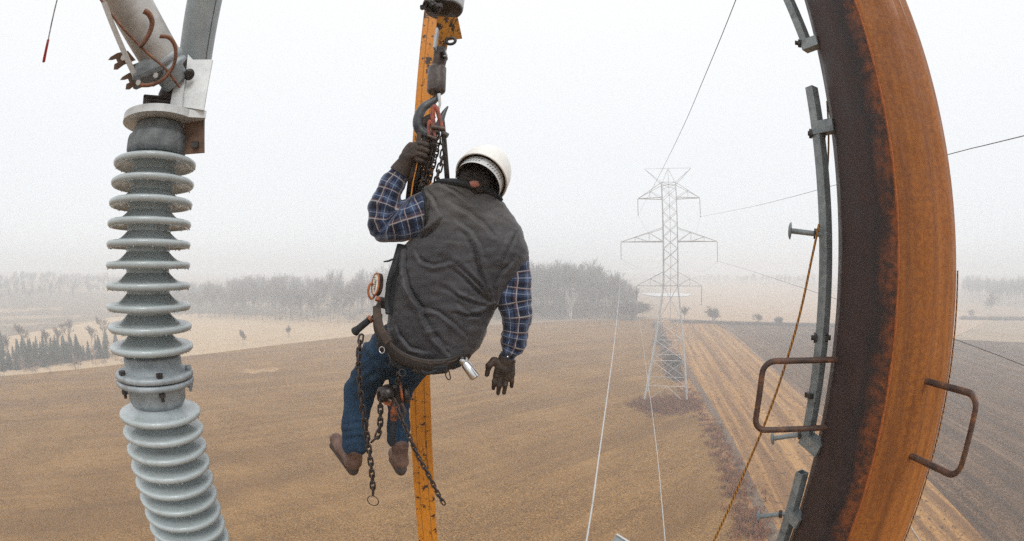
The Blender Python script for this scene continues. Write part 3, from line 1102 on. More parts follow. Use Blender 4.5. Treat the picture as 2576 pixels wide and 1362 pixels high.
fs = [(i * (nv + 1) + k, i * (nv + 1) + k + 1, (i + 1) * (nv + 1) + k + 1, (i + 1) * (nv + 1) + k) for i in range(len(zs) - 1) for k in range(nv)]
mb.add(vs, fs, uv)
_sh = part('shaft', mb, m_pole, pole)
m_weld = simple('orange_weld', (.40, .115, .022), (.24, .065, .016), 60, .7, 0, .6, .004)
mb = MB()
cp = [pole_pt(z, .3 + .25 * math.sin(z * 5), .999) for z in [-2.4 + .06 * i for i in range(96)]]
mb.tube(cp, [.0055 + .002 * math.sin(i * 1.9) for i in range(len(cp))], n=6)
part('weld_seam', mb, m_weld, pole)
m_rung = Mat('brown_rung_steel', .5, 0, .4)
_a = m_rung.noise(18, 5, .7)
m_rung.color(m_rung.ramp(_a, ((.40, (.050, .030, .024)), (.56, (.10, .052, .034)), (.68, (.26, .10, .035)))))
m_rung.bump(m_rung.noise(120, 3), .3, .002)
m_rung = m_rung.m
def rung(z0, z1, th, outd, reach, rad, label):
    a, b = pole_pt(z0, th, .97), pole_pt(z1, th, .97)
    o = Vector(outd)
    A, B = a + o * reach, b + o * reach
    k = .05
    up = (A - B).normalized()
    pts = [a, a + o * (reach - k)] + [A - o * k * (1 - math.sin(t)) - up * k * (1 - math.cos(t)) for t in [PI / 12 * j for j in range(1, 6)]]
    pts += [A - up * k, B + up * k] + [B - o * k * (1 - math.cos(t)) + up * k * (1 - math.sin(t)) for t in [PI / 12 * j for j in range(1, 6)]] + [B - o * k, b]
    mb = MB().tube(pts, rad, n=12)
    return part('rung', mb, m_rung, pole, label)
def solve_reach(z, th, px, py, outd):
    """distance out from the pole at which the direction px is reached"""
    a = pole_pt(z, th)
    best, bk = None, 1e9
    for i in range(10, 90):
        q = a + Vector(outd) * (i * .01)
        d = abs(proj(q)[0] - px)
        if d < bk:
            best, bk = i * .01, d
    return best
def z_for(th, py, k=1.0):
    best, bk = 0, 1e9
    for i in range(-2000, 2000):
        z = i * .001
        d = abs(proj(pole_pt(z, th, k))[1] - py)
        if d < bk:
            best, bk = z, d
    return best
_c0 = pole_c(0)
_side = Vector((_c0.y, -_c0.x, 0)).normalized()
_near = Vector((-_c0.x, -_c0.y, 0)).normalized()
zl0, zl1 = z_for(-58, 905), z_for(-58, 1076)
ol = (-_side + _near * .55).normalized()
rung(zl0, zl1, -58, ol, solve_reach(zl1, -58, 1893, 1055, ol), .0125, 'dark bent rung on the left side of the pole')
zr0, zr1 = z_for(34, 960), z_for(34, 1148)
orr = (_side + _near * .85).normalized()
rung(zr0, zr1, 34, orr, solve_reach(zr1, 34, 2412, 1235, orr), .0125, 'rusty bent rung on the right side of the pole')

# galvanised climbing rail segments left of the pole
def galv(name, c=(.22, .25, .255), c2=(.10, .12, .13), sc_=9, rough=.5):
    m = Mat(name, rough, .25, .5)
    n1 = m.noise(sc_, 6, .7)
    vo = m.n('ShaderNodeTexVoronoi')
    vo.inputs['Scale'].default_value = 45
    m.l(m.co, vo.inputs['Vector'])
    cc = m.ramp(n1, ((.32, c2), (.62, c)))
    cc = m.mix(m.math('MULTIPLY', vo.outputs['Color'], .25), cc, (.55, .58, .58))
    n2 = m.noise(5, 5, .75)
    cc = m.mix(m.ramp(n2, ((.60, 0), (.72, .6))), cc, (.17, .12, .085))
    m.color(cc)
    m.bump(m.noise(70, 4), .25, .002)
    return m.m
m_galv = galv('galvanised_steel')
m_galv_w = galv('galvanised_steel_white', (.62, .63, .62), (.46, .47, .47), 12)
m_bolt = simple('dark_bolt_steel', (.07, .06, .055), (.025, .022, .02), 40, .5, .5, .3)
TD = 1.92
TS = TD / 1.62
def rail_pt(px, py):
    d = ray(px, py)
    return d * (TD / math.hypot(d.x, d.y))
def rail(name, top, bot, label, w_=.036, cut=0):
    a, b = rail_pt(*top), rail_pt(*bot)
    rt = root(name, b, label, 'rail', 'galvanised climbing rail segments beside the pole')
    ORG[rt.name] = b.copy()
    ax = (a - b).normalized()
    M = Matrix.Rotation(R(-40 + 52), 3, 'Z')
    x = (M @ Vector((1, 0, 0)))
    x = (x - ax * x.dot(ax)).normalized()
    y = ax.cross(x)
    mb = MB()
    h, t = w_ * TS / 2, .0035
    def ring(p, hh):
        return [p + x * (sx * hh) + y * (sy * hh) for sx, sy in ((-1, -1), (1, -1), (1, 1), (-1, 1))]
    A, B, Ai, Bi = ring(a, h), ring(b, h), ring(a, h - t), ring(b, h - t)
    mb.add(A + B + Ai + Bi, [(4 + i, 4 + (i + 1) % 4, (i + 1) % 4, i) for i in range(4)] +
           [(8 + i, 8 + (i + 1) % 4, 12 + (i + 1) % 4, 12 + i) for i in range(4)] +
           [(i, (i + 1) % 4, 8 + (i + 1) % 4, 8 + i) for i in range(4)] +
           [(12 + i, 12 + (i + 1) % 4, 4 + (i + 1) % 4, 4 + i) for i in range(4)], smooth=False)
    part('square_tube', mb, m_galv, rt)
    return rt
def standoff(rt, px, py, w_=.045, th=-62, L=None, dz=0):
    a = rail_pt(px, py)
    w_ *= TS
    # goes to the pole surface
    b = pole_pt(a.z + dz, th, .97)
    ax = (b - a).normalized()
    x = Vector((0, 0, 1))
    x = (x - ax * x.dot(ax)).normalized()
    y = ax.cross(x)
    mb = MB()
    a = a - ax * .02
    for p0, p1, hx, hy in ((a, b, w_ / 2, w_ / 2),):
        vs = [p + x * (sx * hx) + y * (sy * hy) for p in (p0, p1) for sx, sy in ((-1, -1), (1, -1), (1, 1), (-1, 1))]
        mb.add(vs, [(0, 1, 2, 3), (7, 6, 5, 4)] + [(i, 4 + i, 4 + (i + 1) % 4, (i + 1) % 4) for i in range(4)], smooth=False)
    return part('standoff', mb, m_galv, rt)
def stud(rt, tip, base, rad=.0085, head=.0, mat=None, hexh=.018, back=.05):
    """step bolt: round head at tip, nuts at the rail; tip/base are directions"""
    a, b = rail_pt(*tip), rail_pt(*base)
    ax = (b - a).normalized()
    rad, head, hexh = rad * TS, head * TS, hexh * TS
    mb = MB()
    mb.cyl(a, b + ax * back, rad, 10)
    if head:
        mb.lathe([(0, -.010), (head * .5, -.009), (head * .85, -.005), (head, .0), (head * .98, .003), (rad, .006), (rad, .012)], a, ax, 20)
    o = part('step_bolt' if head else 'bolt', mb, mat or m_galv, rt)
    for p in (b - ax * .027, b + ax * .024):
        part('nut', MB().hexbolt(p - ax * 0, ax, hexh, .014), m_bolt, o)
    return o
r1 = rail('climbing_rail', (1975, -20), (2030, 112), 'short galvanised rail at the top edge left of the pole', .034)
standoff(r1, 2030, 116, .04)
stud(r1, (2000, 108), (2022, 112), .009, 0, m_bolt)
r2 = rail('climbing_rail', (2041, 221), (2031, 1100), 'long galvanised rail with a step bolt, running beside the pole from sky to field', .036)
standoff(r2, 2058, 325, .045)
stud(r2, (2032, 336), (2050, 338), .009, 0, m_bolt)
stud(r2, (1988, 581), (2062, 590), .0095, .030, m_galv)
stud(r2, (2040, 850), (2062, 850), .009, 0, m_bolt)
standoff(r2, 2030, 1103, .048, -60, dz=-.03)
stud(r2, (1944, 1103), (2022, 1092), .0095, .026, m_galv)
_b = rail_pt(2043, 988)
_b2 = rail_pt(2042, 1000)
mb = MB().tube([_b, _b2], [.035, .035], n=4, smooth=False, up=_near)
part('rubber_band', mb, m_bolt, r2)
r3 = rail('climbing_rail', (2018, 1188), (1955, 1400), 'lowest galvanised rail segment with open top end near the bottom edge', .038)
standoff(r3, 1990, 1290, .045, -60, dz=-.02)
stud(r3, (1908, 1300), (1974, 1292), .0095, .026, m_galv)

# ropes
def rope_mat():
    m = Mat('yellow_twisted_rope', .8, 0, .2, coord='UV')
    sp = m.n('ShaderNodeSeparateXYZ')
    m.l(m.co, sp.inputs[0])
    f = m.math('SINE', m.math('ADD', m.math('MULTIPLY', sp.outputs[0], 2 * PI * 2), m.math('MULTIPLY', sp.outputs[1], 260)))
    c = m.ramp(f, ((0, (.23, .09, .018)), (.45, (.42, .18, .035)), (1.0, (.52, .27, .07))))
    m.color(c)
    m.bump(f, .8, .003)
    return m.m
m_rope = rope_mat()
rp = [rail_pt(2060, 565) * 1.0, rail_pt(2040, 660), rail_pt(2012, 790), rail_pt(1978, 910), rail_pt(1930, 1050), rail_pt(1872, 1190), rail_pt(1795, 1362)]
k_ = [.985, .975, .97, .965, .96, .955, .95]
rp = [p * q for p, q in zip(rp, k_)]
rp.append(rp[-1] + (rp[-1] - rp[-2]) * .6)
solo('rope', MB().tube(cat_pts(rp, 10), .0052, n=8, vscale=-1), m_rope, 'yellow twisted rope slanting down across the left rung of the pole', 'rope')
rp = [rail_pt(2080, 255), rail_pt(2084, 330), rail_pt(2083, 400), rail_pt(2078, 470), rail_pt(2066, 560)]
rp = [p * 1.04 for p in rp]
solo('rope', MB().tube(cat_pts(rp, 10), .0045, n=8, vscale=-1), m_rope, 'orange rope hanging behind the upper part of the long rail', 'rope')
rp = [pole_pt(z, 82, 1.0 + .010) for z in [1.2 - .15 * i for i in range(22)]]
rp = [Vector((p.x, p.y, p.z)) for p in rp if p.z < .05]
solo('rope', MB().tube(cat_pts(rp, 4), .0042, n=8, vscale=-1), m_rope, 'yellow rope running down the right edge of the rusty pole', 'rope')

# ================================================================== INSULATOR
m_porc = Mat('grey_porcelain', .22, 0, .5)
_n = m_porc.noise(5, 4)
_w = m_porc.noise(420, 2, .5)
_g = m_porc.noise(2.2, 6, .75)
_d = m_porc.noise(30, 5, .7)
_pc = m_porc.ramp(_n, ((.3, (.325, .368, .372)), (.7, (.405, .450, .455))))
_pc = m_porc.mix(m_porc.ramp(_g, ((.50, 0), (.70, .45))), _pc, (.19, .195, .175))
_pc = m_porc.mix(m_porc.ramp(_d, ((.58, 0), (.72, .4))), _pc, (.15, .14, .12))
m_porc.color(_pc)
m_porc.b.inputs['Coat Weight'].default_value = .45
m_porc.b.inputs['Coat Roughness'].default_value = .12
m_porc.bump(m_porc.ramp(_w, ((.56, 0), (.66, 1))), .25, .002)
m_porc.rough(m_porc.ramp(_w, ((.5, .42), (.7, .15))))
m_porc = m_porc.m
m_cast = galv('cast_grey_metal', (.33, .37, .39), (.20, .23, .25), 22, .55)
m_dcast = simple('dark_weathered_cement_cap', (.19, .205, .21), (.10, .11, .115), 26, .8, 0, .5, .004)
m_browncast = simple('brown_underside_steel', (.20, .115, .07), (.09, .055, .038), 14, .8, 0, .4, .003)
m_brownrod = simple('brown_rusty_rod', (.24, .10, .05), (.10, .05, .032), 40, .7, 0, .3)
m_lead = simple('dark_terminal_pad', (.085, .06, .055), (.04, .03, .028), 12, .6, .2, .2)
ID = 1.5
ia = R(-47.2)
IC = Vector((ID * math.sin(ia), ID * math.cos(ia), 0))
Zv = Vector((0, 0, 1))
ins = root('post_insulator', IC + Vector((0, 0, -1.6)), 'tall grey ribbed porcelain post insulator at the left', 'insulator')
ORG[ins.name] = IC + Vector((0, 0, -1.6))
def shed(z, r=.151, core=.077):
    mb = MB()
    pr = [(core, z + .040)]
    for j in range(1, 8):
        t = j / 8
        pr.append((core + (r - .012 - core) * (t ** 1.0), z + .010 + .030 * (1 - t) ** 2.2))
    pr += [(r - .006, z + .0105), (r - .001, z + .007), (r + .001, z + .001), (r - .001, z - .006), (r - .006, z - .0105), (r - .013, z - .0105),
           (r - .018, z - .006), (.118, z - .002), (.108, z - .006), (.100, z - .002), (core + .008, z + .001), (core, z - .012)]
    mb.lathe(pr, IC, Zv, 64)
    for _ in range(18):                        # rain drops hanging under the rim
        a = rnd.uniform(0, 2 * PI)
        q_, s_ = r - rnd.uniform(.002, .009), rnd.uniform(.0013, .0024)
        mb.lathe([(0, -1.5 * s_), (.7 * s_, -1.1 * s_), (s_, -.3 * s_), (.8 * s_, .4 * s_), (.4 * s_, 1.0 * s_)], IC + Vector((q_ * math.cos(a), q_ * math.sin(a), z - .0105)), Zv, 6)
    return mb
for z in [.3245 - .0618 * i for i in range(10)]:
    part('shed', shed(z), m_porc, ins)
for z in [-.442 - .0592 * i for i in range(17)]:
    part('shed', shed(z), m_porc, ins)
part('core', MB().lathe([(.0775, .345), (.0775, -.262)], IC, Zv, 48), m_porc, ins)
part('lower_core', MB().lathe([(.0775, -.40), (.0775, -1.5)], IC, Zv, 48), m_porc, ins)
mb = MB().lathe([(0, .455), (.084, .455), (.090, .445), (.098, .420), (.109, .410), (.111, .398), (.110, .366), (.104, .354), (.094, .352), (.080, .350)], IC, Zv, 48)
part('top_cap', mb, m_dcast, ins)
mb = MB().lathe([(.080, -.252), (.098, -.256), (.104, -.262), (.105, -.300), (.118, -.304), (.140, -.307), (.142, -.312), (.142, -.321), (.138, -.324), (.132, -.325)], IC, Zv, 64)
part('upper_flange', mb, m_cast, ins)
mb = MB().lathe([(.132, -.327), (.138, -.328), (.142, -.331), (.142, -.342), (.138, -.346), (.114, -.350), (.108, -.356), (.104, -.395), (.096, -.410), (.080, -.414)], IC, Zv, 64)
part('lower_flange', mb, m_cast, ins)
mb = MB().lathe([(.080, -1.45), (.11, -1.46), (.11, -1.55), (.16, -1.56), (.16, -1.60), (0, -1.60)], IC, Zv, 48)
part('base_flange', mb, m_cast, ins)
cam_dir = (-IC).normalized()
for k, a in enumerate((8, 78, 148, 218, -62, -132)):
    d = (Matrix.Rotation(R(a), 3, 'Z') @ cam_dir)
    p = IC + d * .127
    mb = MB()
    mb.hexbolt(p + Vector((0, 0, -.303)), Zv, .012, .0115)
    mb.cyl(p + Vector((0, 0, -.375)), p + Vector((0, 0, -.300)), .0055, 8)
    mb.hexbolt(p + Vector((0, 0, -.362)), Zv, .011, .0115)
    part('flange_bolt', mb, m_bolt if k in (0, 4) else m_cast, ins)
# top plate with bracket
ZT = .455
plate = MB()
# side right of the insulator as seen by the camera
rt_ = Vector((-cam_dir.y, cam_dir.x, 0)) * -1
if proj(IC + rt_ * .1)[0] < proj(IC)[0]:
    rt_ = -rt_
poly = []
for j in range(41):
    t = PI * .32 + 2 * PI * (1 - .2) * j / 40
    poly.append(IC + Vector((0, 0, ZT)) + rt_ * (.142 * math.cos(t)) + cam_dir * (.142 * math.sin(t)))
poly = [IC + Vector((0, 0, ZT)) + rt_ * x + cam_dir * y for x, y in
        [(.142 * math.cos(R(a)), .142 * math.sin(R(a))) for a in range(50, 311, 10)] + [(.150, -.115), (.150, .115)]]
plate.prism(poly, (0, 0, .024))
part('cap_plate', plate, m_galv_w, ins)
# upright bent plate on top, right: near flange (cream) + wide white flange
def quadplate(name, pix, dist, thick, mat, parent, label=None, dists=None):
    """flat plate with its outline measured at given distances, given real thickness"""
    pts = [RD(x, y, d_) for (x, y), d_ in zip(pix, dists or [dist] * len(pix))]
    c = sum(pts, Vector()) / len(pts)
    n_ = Vector((0, 0, 0))
    for i in range(len(pts)):
        n_ += (pts[i] - c).cross(pts[(i + 1) % len(pts)] - c)
    n_.normalize()
    pts = [p - n_ * (p - c).dot(n_) for p in pts]
    if n_.dot(c) < 0:
        n_ = -n_
    mb = MB().prism(pts, n_ * thick)
    return part(name, mb, mat, parent, label)
hd = lambda px, py, h: h / math.hypot(ray(px, py).x, ray(px, py).y)      # radial distance for a horizontal distance h
def qp(name, pix, hs, thick, mat, parent, label=None):
    return quadplate(name, pix, None, thick, mat, parent, label, [hd(x, y, h) for (x, y), h in zip(pix, hs)])
qp('hanging_lug', [(464, 292), (512, 284), (511, 384), (463, 388)], [1.46, 1.42, 1.42, 1.46], .012, m_browncast, ins)
qp('square_nut', [(481, 357), (498, 355), (498, 370), (481, 372)], [1.42, 1.41, 1.41, 1.42], .012, m_bolt, ins)
qp('upright_plate', [(452, 268), (468, 189), (473, 137), (486, 152), (535, 149), (513, 278)], [1.41, 1.43, 1.45, 1.44, 1.41, 1.38], .010, m_galv_w, ins)
qp('stiffener_plate', [(429, 262), (456, 271), (467, 189), (449, 158)], [1.41, 1.38, 1.42, 1.45], .008, m_galv_w, ins, 'cream-coloured stiffener with faint stencilled marks')
mb = MB()
bp = RD(476, 188, hd(476, 188, 1.40))
bn = (bp * -1).normalized()
mb.hexbolt(bp, bn, .012, .014)
mb.lathe([(0, 0), (.019, 0), (.019, .004), (0, .004)], bp, bn, 20)
part('plate_bolt', mb, m_bolt, ins)
mb = MB()
for j in range(5):
    cz = .488 + j * .0115
    cc = IC + Vector((0, 0, cz)) + rt_ * (.02 - .006 * j)
    mb.box(cc, .10 + .014 * j, .09, .0098, Matrix((tuple(rt_), tuple(cam_dir), (0, 0, 1))).transposed(), .003)
part('flexible_leads', mb, m_lead, ins)
mb = MB().lathe([(.04, .53), (.05, .56), (.04, .60), (.05, .66)], IC + rt_ * .02, Zv, 20)
part('terminal_stud', mb, m_lead, ins)

# switch arm: pale pipe from the top edge down to the insulator head
arm = root('switch_arm', RD(415, 195, 1.55), 'pale aluminium pipe end with rusty rod and clamp jaws coming down to the insulator head', 'switch arm')
ORG[arm.name] = arm.location.copy()
pa, pb = RD(302, -40, 1.62), RD(412, 158, 1.55)
pc_ = RD(440, 205, 1.53)
mb = MB().tube([pa, pb], [.072, .066], n=28)
m_alu = simple('weathered_aluminium', (.46, .45, .43), (.27, .26, .245), 9, .5, .25, .2)
part('pipe', mb, m_alu, arm)
ax = (pb - pa).normalized()
part('collar', MB().lathe([(.069, -.005), (.071, .0), (.071, .014), (.066, .018), (.062, .022), (.070, .030), (.070, .042), (.05, .048), (.045, .09), (.03, .095), (0, .095)], pb, ax, 28), m_cast, arm)
# rusty torsion rod along the pipe
rod = [RD(240, -20, 1.50), RD(300, 60, 1.46), RD(372, 135, 1.45), RD(415, 172, 1.44), RD(452, 220, 1.46)]
part('rusty_rod', MB().tube(cat_pts(rod, 5), .0042, n=8), m_brownrod, arm)
band_ = [RD(x, y, 1.45) for x, y in ((350, 118), (362, 108), (378, 80), (383, 55), (374, 35), (362, 28))]
part('hose_loop', MB().tube(cat_pts(band_, 6), .0085, n=10), m_brownrod, arm)
ring = [RD(x, y, 1.44) for x, y in ((402, 92), (425, 95), (440, 115), (442, 145), (432, 175), (410, 200), (380, 214), (352, 215))]
part('arcing_ring', MB().tube(cat_pts(ring, 6), .0062, n=10), m_brownrod, arm)
blade = [(255, 8), (268, 4), (356, 208), (342, 212)]
quadplate('blade', blade, 1.47, .012, m_galv_w, arm)
for (bx, by) in ((300, 150), (330, 200)):
    pix = [(bx - 28, by + 2), (bx - 22, by - 6), (bx - 5, by - 16), (bx + 22, by - 22), (bx + 42, by + 2), (bx + 12, by + 14), (bx - 4, by + 26), (bx - 14, by + 26), (bx - 12, by + 12), (bx - 4, by + 8), (bx - 8, by - 1), (bx - 18, by + 2)]
    quadplate('clamp_jaw', pix, 1.47, .03, m_browncast, arm)
part('jaw_block', MB().box(RD(370, 182, 1.50), .11, .06, .075, Matrix.Rotation(R(-35), 3, 'Y') @ Matrix.Rotation(R(40), 3, 'Z'), .01), m_dcast, arm)
for (bx, by) in ((310, 146), (348, 208), (392, 190)):
    c_ = RD(bx, by, 1.44)
    part('clamp_bolt', MB().hexbolt(c_, -c_.normalized(), .009, .010), m_galv_w, arm)
# big grey pipe behind, from the top edge to the bracket
gp_ = root('grey_pipe', RD(492, 215, 1.75), 'wide grey pipe rising to the top edge behind the insulator bracket', 'pipe')
ORG[gp_.name] = gp_.location.copy()
ga, gb = RD(528, -60, 1.75), RD(484, 215, 1.72)
part('pipe', MB().tube([ga, gb], [.071, .064], n=28), simple('grey_painted_pipe', (.33, .37, .385), (.27, .31, .325), 12, .45, .1, .1), gp_)
gdir = (gb - ga).normalized()
side = gdir.cross(gb).normalized()
if proj(gb + side * .05)[0] < proj(gb)[0]:
    side = -side
part('pipe_seam', MB().tube([ga + side * .045 - gb.normalized() * .055, gb + side * .040 - gb.normalized() * .050], .0018, n=6), m_lead, gp_)
qp('mounting_tab', [(448, 150), (466, 145), (462, 215), (440, 205)], [1.52, 1.50, 1.47, 1.5], .02, m_lead, gp_)
# hanging red-tipped rod at the far left
st = root('marker_rod', RD(110, 160, 2.6), 'thin rope-like rod with a red tip hanging at the top left corner', 'rod')
ORG[st.name] = st.location.copy()
q0, q1, q2 = RD(152, -30, 2.6), RD(122, 100, 2.6), RD(110, 158, 2.6)
part('shaft', MB().tube([q0, q1], [.005, .005], n=8), simple('speckled_grey_cord', (.55, .55, .55), (.10, .10, .11), 60, .7, 0, 0), st)
part('red_tip', MB().tube([q1, q2 - (q2 - q1) * .03, q2], [.0085, .010, .004], n=10), simple('red_sleeve', (.50, .03, .03), (.34, .02, .02), 20, .45, 0, 0), st)

# galvanised steel corner poking in at the bottom edge
bt = root('steel_bracket', RD(1575, 1400, 2.3), 'corner of a galvanised steel bracket poking in at the bottom edge', 'bracket')
ORG[bt.name] = bt.location.copy()
quadplate('web', [(1549, 1346), (1588, 1368), (1640, 1440), (1500, 1440)], 2.3, .012, m_galv, bt)
quadplate('flange', [(1549, 1344), (1553, 1342), (1592, 1366), (1588, 1370)], 2.29, .03, m_galv_w, bt)

# ================================================================== CRANE BOOM
def paint_mat(name, base, dark, chips=.62, sc_=7):
    m = Mat(name, .5, 0, .4)
    n1 = m.noise(sc_, 4, .6)
    fin = m.noise(90, 3, .6)
    c = m.ramp(fin, ((.3, dark), (.65, base)))
    n3 = m.noise(1.0, 5, .7, m.map((26, 26, 3.0)))
    c = m.mix(m.ramp(n3, ((.55, 0), (.70, .55))), c, tuple(q * .45 for q in base))
    n2 = m.noise(13, 6, .72)
    c = m.mix(m.ramp(n2, ((chips, 0), (chips + .03, 1))), c, (.035, .022, .016))
    n5 = m.noise(1.0, 6, .75, m.map((34, 34, 6.0)))
    c = m.mix(m.ramp(n5, ((chips + .05, 0), (chips + .07, .9))), c, (.03, .018, .012))
    n6 = m.noise(1.7, 5, .7)
    c = m.mix(m.ramp(n6, ((.5, 0), (.72, .5))), c, (.16, .065, .012))
    m.color(c)
    m.bump(n2, .2, .003)
    return m.m
m_yel = paint_mat('chipped_yellow_paint', (.66, .245, .016), (.48, .165, .010), .56)
m_yel2 = paint_mat('rusty_yellow_paint', (.55, .24, .03), (.40, .16, .025), .53, 12)
bA, bB = RD(1077, 250, 3.2), RD(1063, 1200, 3.6)
# keep a constant depth so the boom stays vertical but for its slight lean
def bo(px, py, hdist):
    return RD(px, py, hd(px, py, hdist))
bA, bB = bo(1071, 250, 3.15), bo(1062, 1150, 3.15)
bd = (bA - bB).normalized()
bTop, bBot = bA + bd * 3.0, bB - bd * 23.2
boom = root('crane_boom', bBot, 'upright yellow crane boom with chipped paint behind the hanging worker', 'crane boom')
ORG[boom.name] = bBot.copy()
def boxbeam(a, b, wx, wy, rz, mb=None, k0=0, k1=0):
    ax = (b - a).normalized()
    x = Matrix.Rotation(rz, 3, 'Z') @ Vector((1, 0, 0))
    x = (x - ax * x.dot(ax)).normalized()
    y = ax.cross(x)
    mb = mb or MB()
    bv = .006
    prof = [(-wx / 2 + bv, -wy / 2), (wx / 2 - bv, -wy / 2), (wx / 2, -wy / 2 + bv), (wx / 2, wy / 2 - bv), (wx / 2 - bv, wy / 2), (-wx / 2 + bv, wy / 2), (-wx / 2, wy / 2 - bv), (-wx / 2, -wy / 2 + bv)]
    vs = [p + x * u_ + y * v_ for p in (a, b) for u_, v_ in prof]
    n = len(prof)
    mb.add(vs, [(i, (i + 1) % n, n + (i + 1) % n, n + i) for i in range(n)] + [tuple(range(n))[::-1], tuple(range(n, 2 * n))], smooth=False)
    return mb, x, y, ax
mb, bx_, by_, bax = boxbeam(bBot, bTop, .148, .16, R(14))
part('boom_tube', mb, m_yel, boom)
mb = MB()
for o_ in (-.035, .03):
    mb.box((bBot + bTop) / 2 + bx_ * o_ - by_ * .0805, .0022, .002, (bTop - bBot).length - .1, Matrix((tuple(bx_), tuple(by_), tuple(bax))).transposed())
part('guide_groove', mb, simple('dark_groove_grime', (.16, .07, .02), (.07, .035, .015), 20, .8, 0, 0), boom)
# ---- load block: sheave head, plates, swivel and hook
hk = root('hook_block', bo(1098, 330, 2.2), 'black swivel crane hook under a yellow plate and dark round head at the top edge', 'crane hook')
ORG[hk.name] = hk.location.copy()
m_blk = simple('greasy_black_steel', (.050, .042, .038), (.018, .015, .014), 22, .42, .3, .3)
m_brn = simple('worn_brown_steel', (.13, .085, .065), (.045, .032, .028), 26, .5, .3, .3)
m_grey = simple('grey_housing', (.45, .47, .49), (.36, .38, .40), 8, .45, .2, .1)
hc = bo(1115, 27, 2.25)
part('head_housing', MB().lathe([(.0, .006), (.100, .006), (.112, .010), (.113, .02), (.113, .30), (0, .30)], hc, (.06, .03, 1), 36), m_grey, hk)
part('head_underside', MB().lathe([(.0, -.03), (.03, -.03), (.05, -.008), (.100, -.004), (.108, .0), (.110, .006), (0, .006)], hc, (.06, .03, 1), 36), m_blk, hk)
_g = bo(1085, 18, 2.12)
mb = MB()
rr = random.Random(3)
for i in range(26):
    p = _g + Vector((rr.uniform(-.045, .05), rr.uniform(-.03, .03), rr.uniform(-.035, .03)))
    mb.box(p, rr.uniform(.015, .045), rr.uniform(.015, .04), rr.uniform(.012, .03), Matrix.Rotation(rr.uniform(0, 3), 3, 'Z') @ Matrix.Rotation(rr.uniform(-.6, .6), 3, 'X'), .004)
part('gear_cluster', mb, m_blk, hk)
quadplate('lug_plate', [(1101, 42), (1152, 45), (1163, 98), (1128, 103), (1124, 126), (1098, 120), (1096, 90)], 2.55, .022, m_yel2, hk)
part('shackle_eye', MB().tube([bo(1134, 104, 2.14) + Vector((math.cos(t) * .024, 0, math.sin(t) * .020)) for t in [2 * PI * j / 20 for j in range(20)]], .0085, n=8, closed=True), m_blk, hk)
part('side_plate', MB().box(bo(1097, 100, 2.15), .014, .05, .13, Matrix.Rotation(R(4), 3, 'Y'), .004), m_grey, hk)
pn = bo(1112, 130, 2.12)
part('pin', MB().cyl(pn + Vector((0, -.03, 0)), pn + Vector((0, .09, 0)), .019, 16), m_blk, hk)
part('clevis', MB().tube([bo(1108, 122, 2.2), bo(1107, 150, 2.2), bo(1103, 170, 2.2)], [.032, .036, .034], n=16, flat=.8, sq=3), m_brn, hk)
part('cotter', MB().tube([bo(1120, 128, 2.1), bo(1125, 140, 2.1), bo(1116, 142, 2.1)], .003, n=6), m_grey, hk)
s0, s1 = bo(1100, 168, 2.2), bo(1097, 236, 2.2)
mb = MB().tube([s0, s0.lerp(s1, .06), s0.lerp(s1, .1), s0.lerp(s1, .9), s0.lerp(s1, .95), s1], [.040, .047, .049, .049, .046, .036], n=24)
part('swivel', mb, simple('worn_swivel_steel', (.14, .115, .105), (.05, .042, .040), 18, .4, .5, .2), hk)
hp = [(1100, 232), (1099, 246), (1085, 258), (1065, 272), (1053, 295), (1052, 318), (1064, 336), (1082, 340), (1098, 328), (1108, 306), (1116, 286), (1127, 268)]
hr = [.017, .018, .021, .024, .026, .027, .027, .025, .022, .018, .013, .004]
part('hook', MB().tube(cat_pts([bo(x, y, 2.2) for x, y in hp], 5), cat_num(hr, 5), n=14), simple('dark_forged_hook', (.12, .125, .13), (.045, .045, .048), 14, .38, .5, .2), hk)
part('safety_latch', MB().tube([bo(1104, 236, 2.17), bo(1107, 262, 2.17), bo(1102, 285, 2.18)], [.009, .007, .005], n=8, flat=.4), m_galv_w, hk)
# red shackles
m_red = simple('worn_red_paint', (.40, .085, .045), (.11, .04, .03), 30, .55, 0, .3)
def shackle(pts, rad, label, pin):
    rt = root('shackle', bo(*pts[len(pts) // 2], 2.12), label, 'shackle', 'red shackles on the crane hook')
    ORG[rt.name] = rt.location.copy()
    part('bow', MB().tube(cat_pts([bo(x, y, 2.12) for x, y in pts], 6), rad, n=10), m_red, rt)
    part('pin', MB().tube([bo(x, y, 2.11) for x, y in pin], rad * 1.15, n=8), m_brn, rt)
    return rt
shackle([(1092, 318), (1088, 290), (1090, 270), (1098, 272), (1104, 292), (1112, 322)], .011, 'faded red shackle with open bow in the middle of the hook', [(1086, 320), (1120, 326)])
shackle([(1080, 345), (1078, 322), (1081, 305), (1088, 318), (1094, 345)], .008, 'smaller dark red shackle left of the bigger one on the hook', [(1074, 342), (1098, 350)])
c_ = bo(1120, 340, 2.1)
part('swivel_bolt', MB().tube([c_ + Vector((-.015, 0, .01)), c_ + Vector((.012, 0, -.006))], [.014, .014], n=8), m_bolt, [o for o in COL.objects if o.name.startswith('shackle')][0])

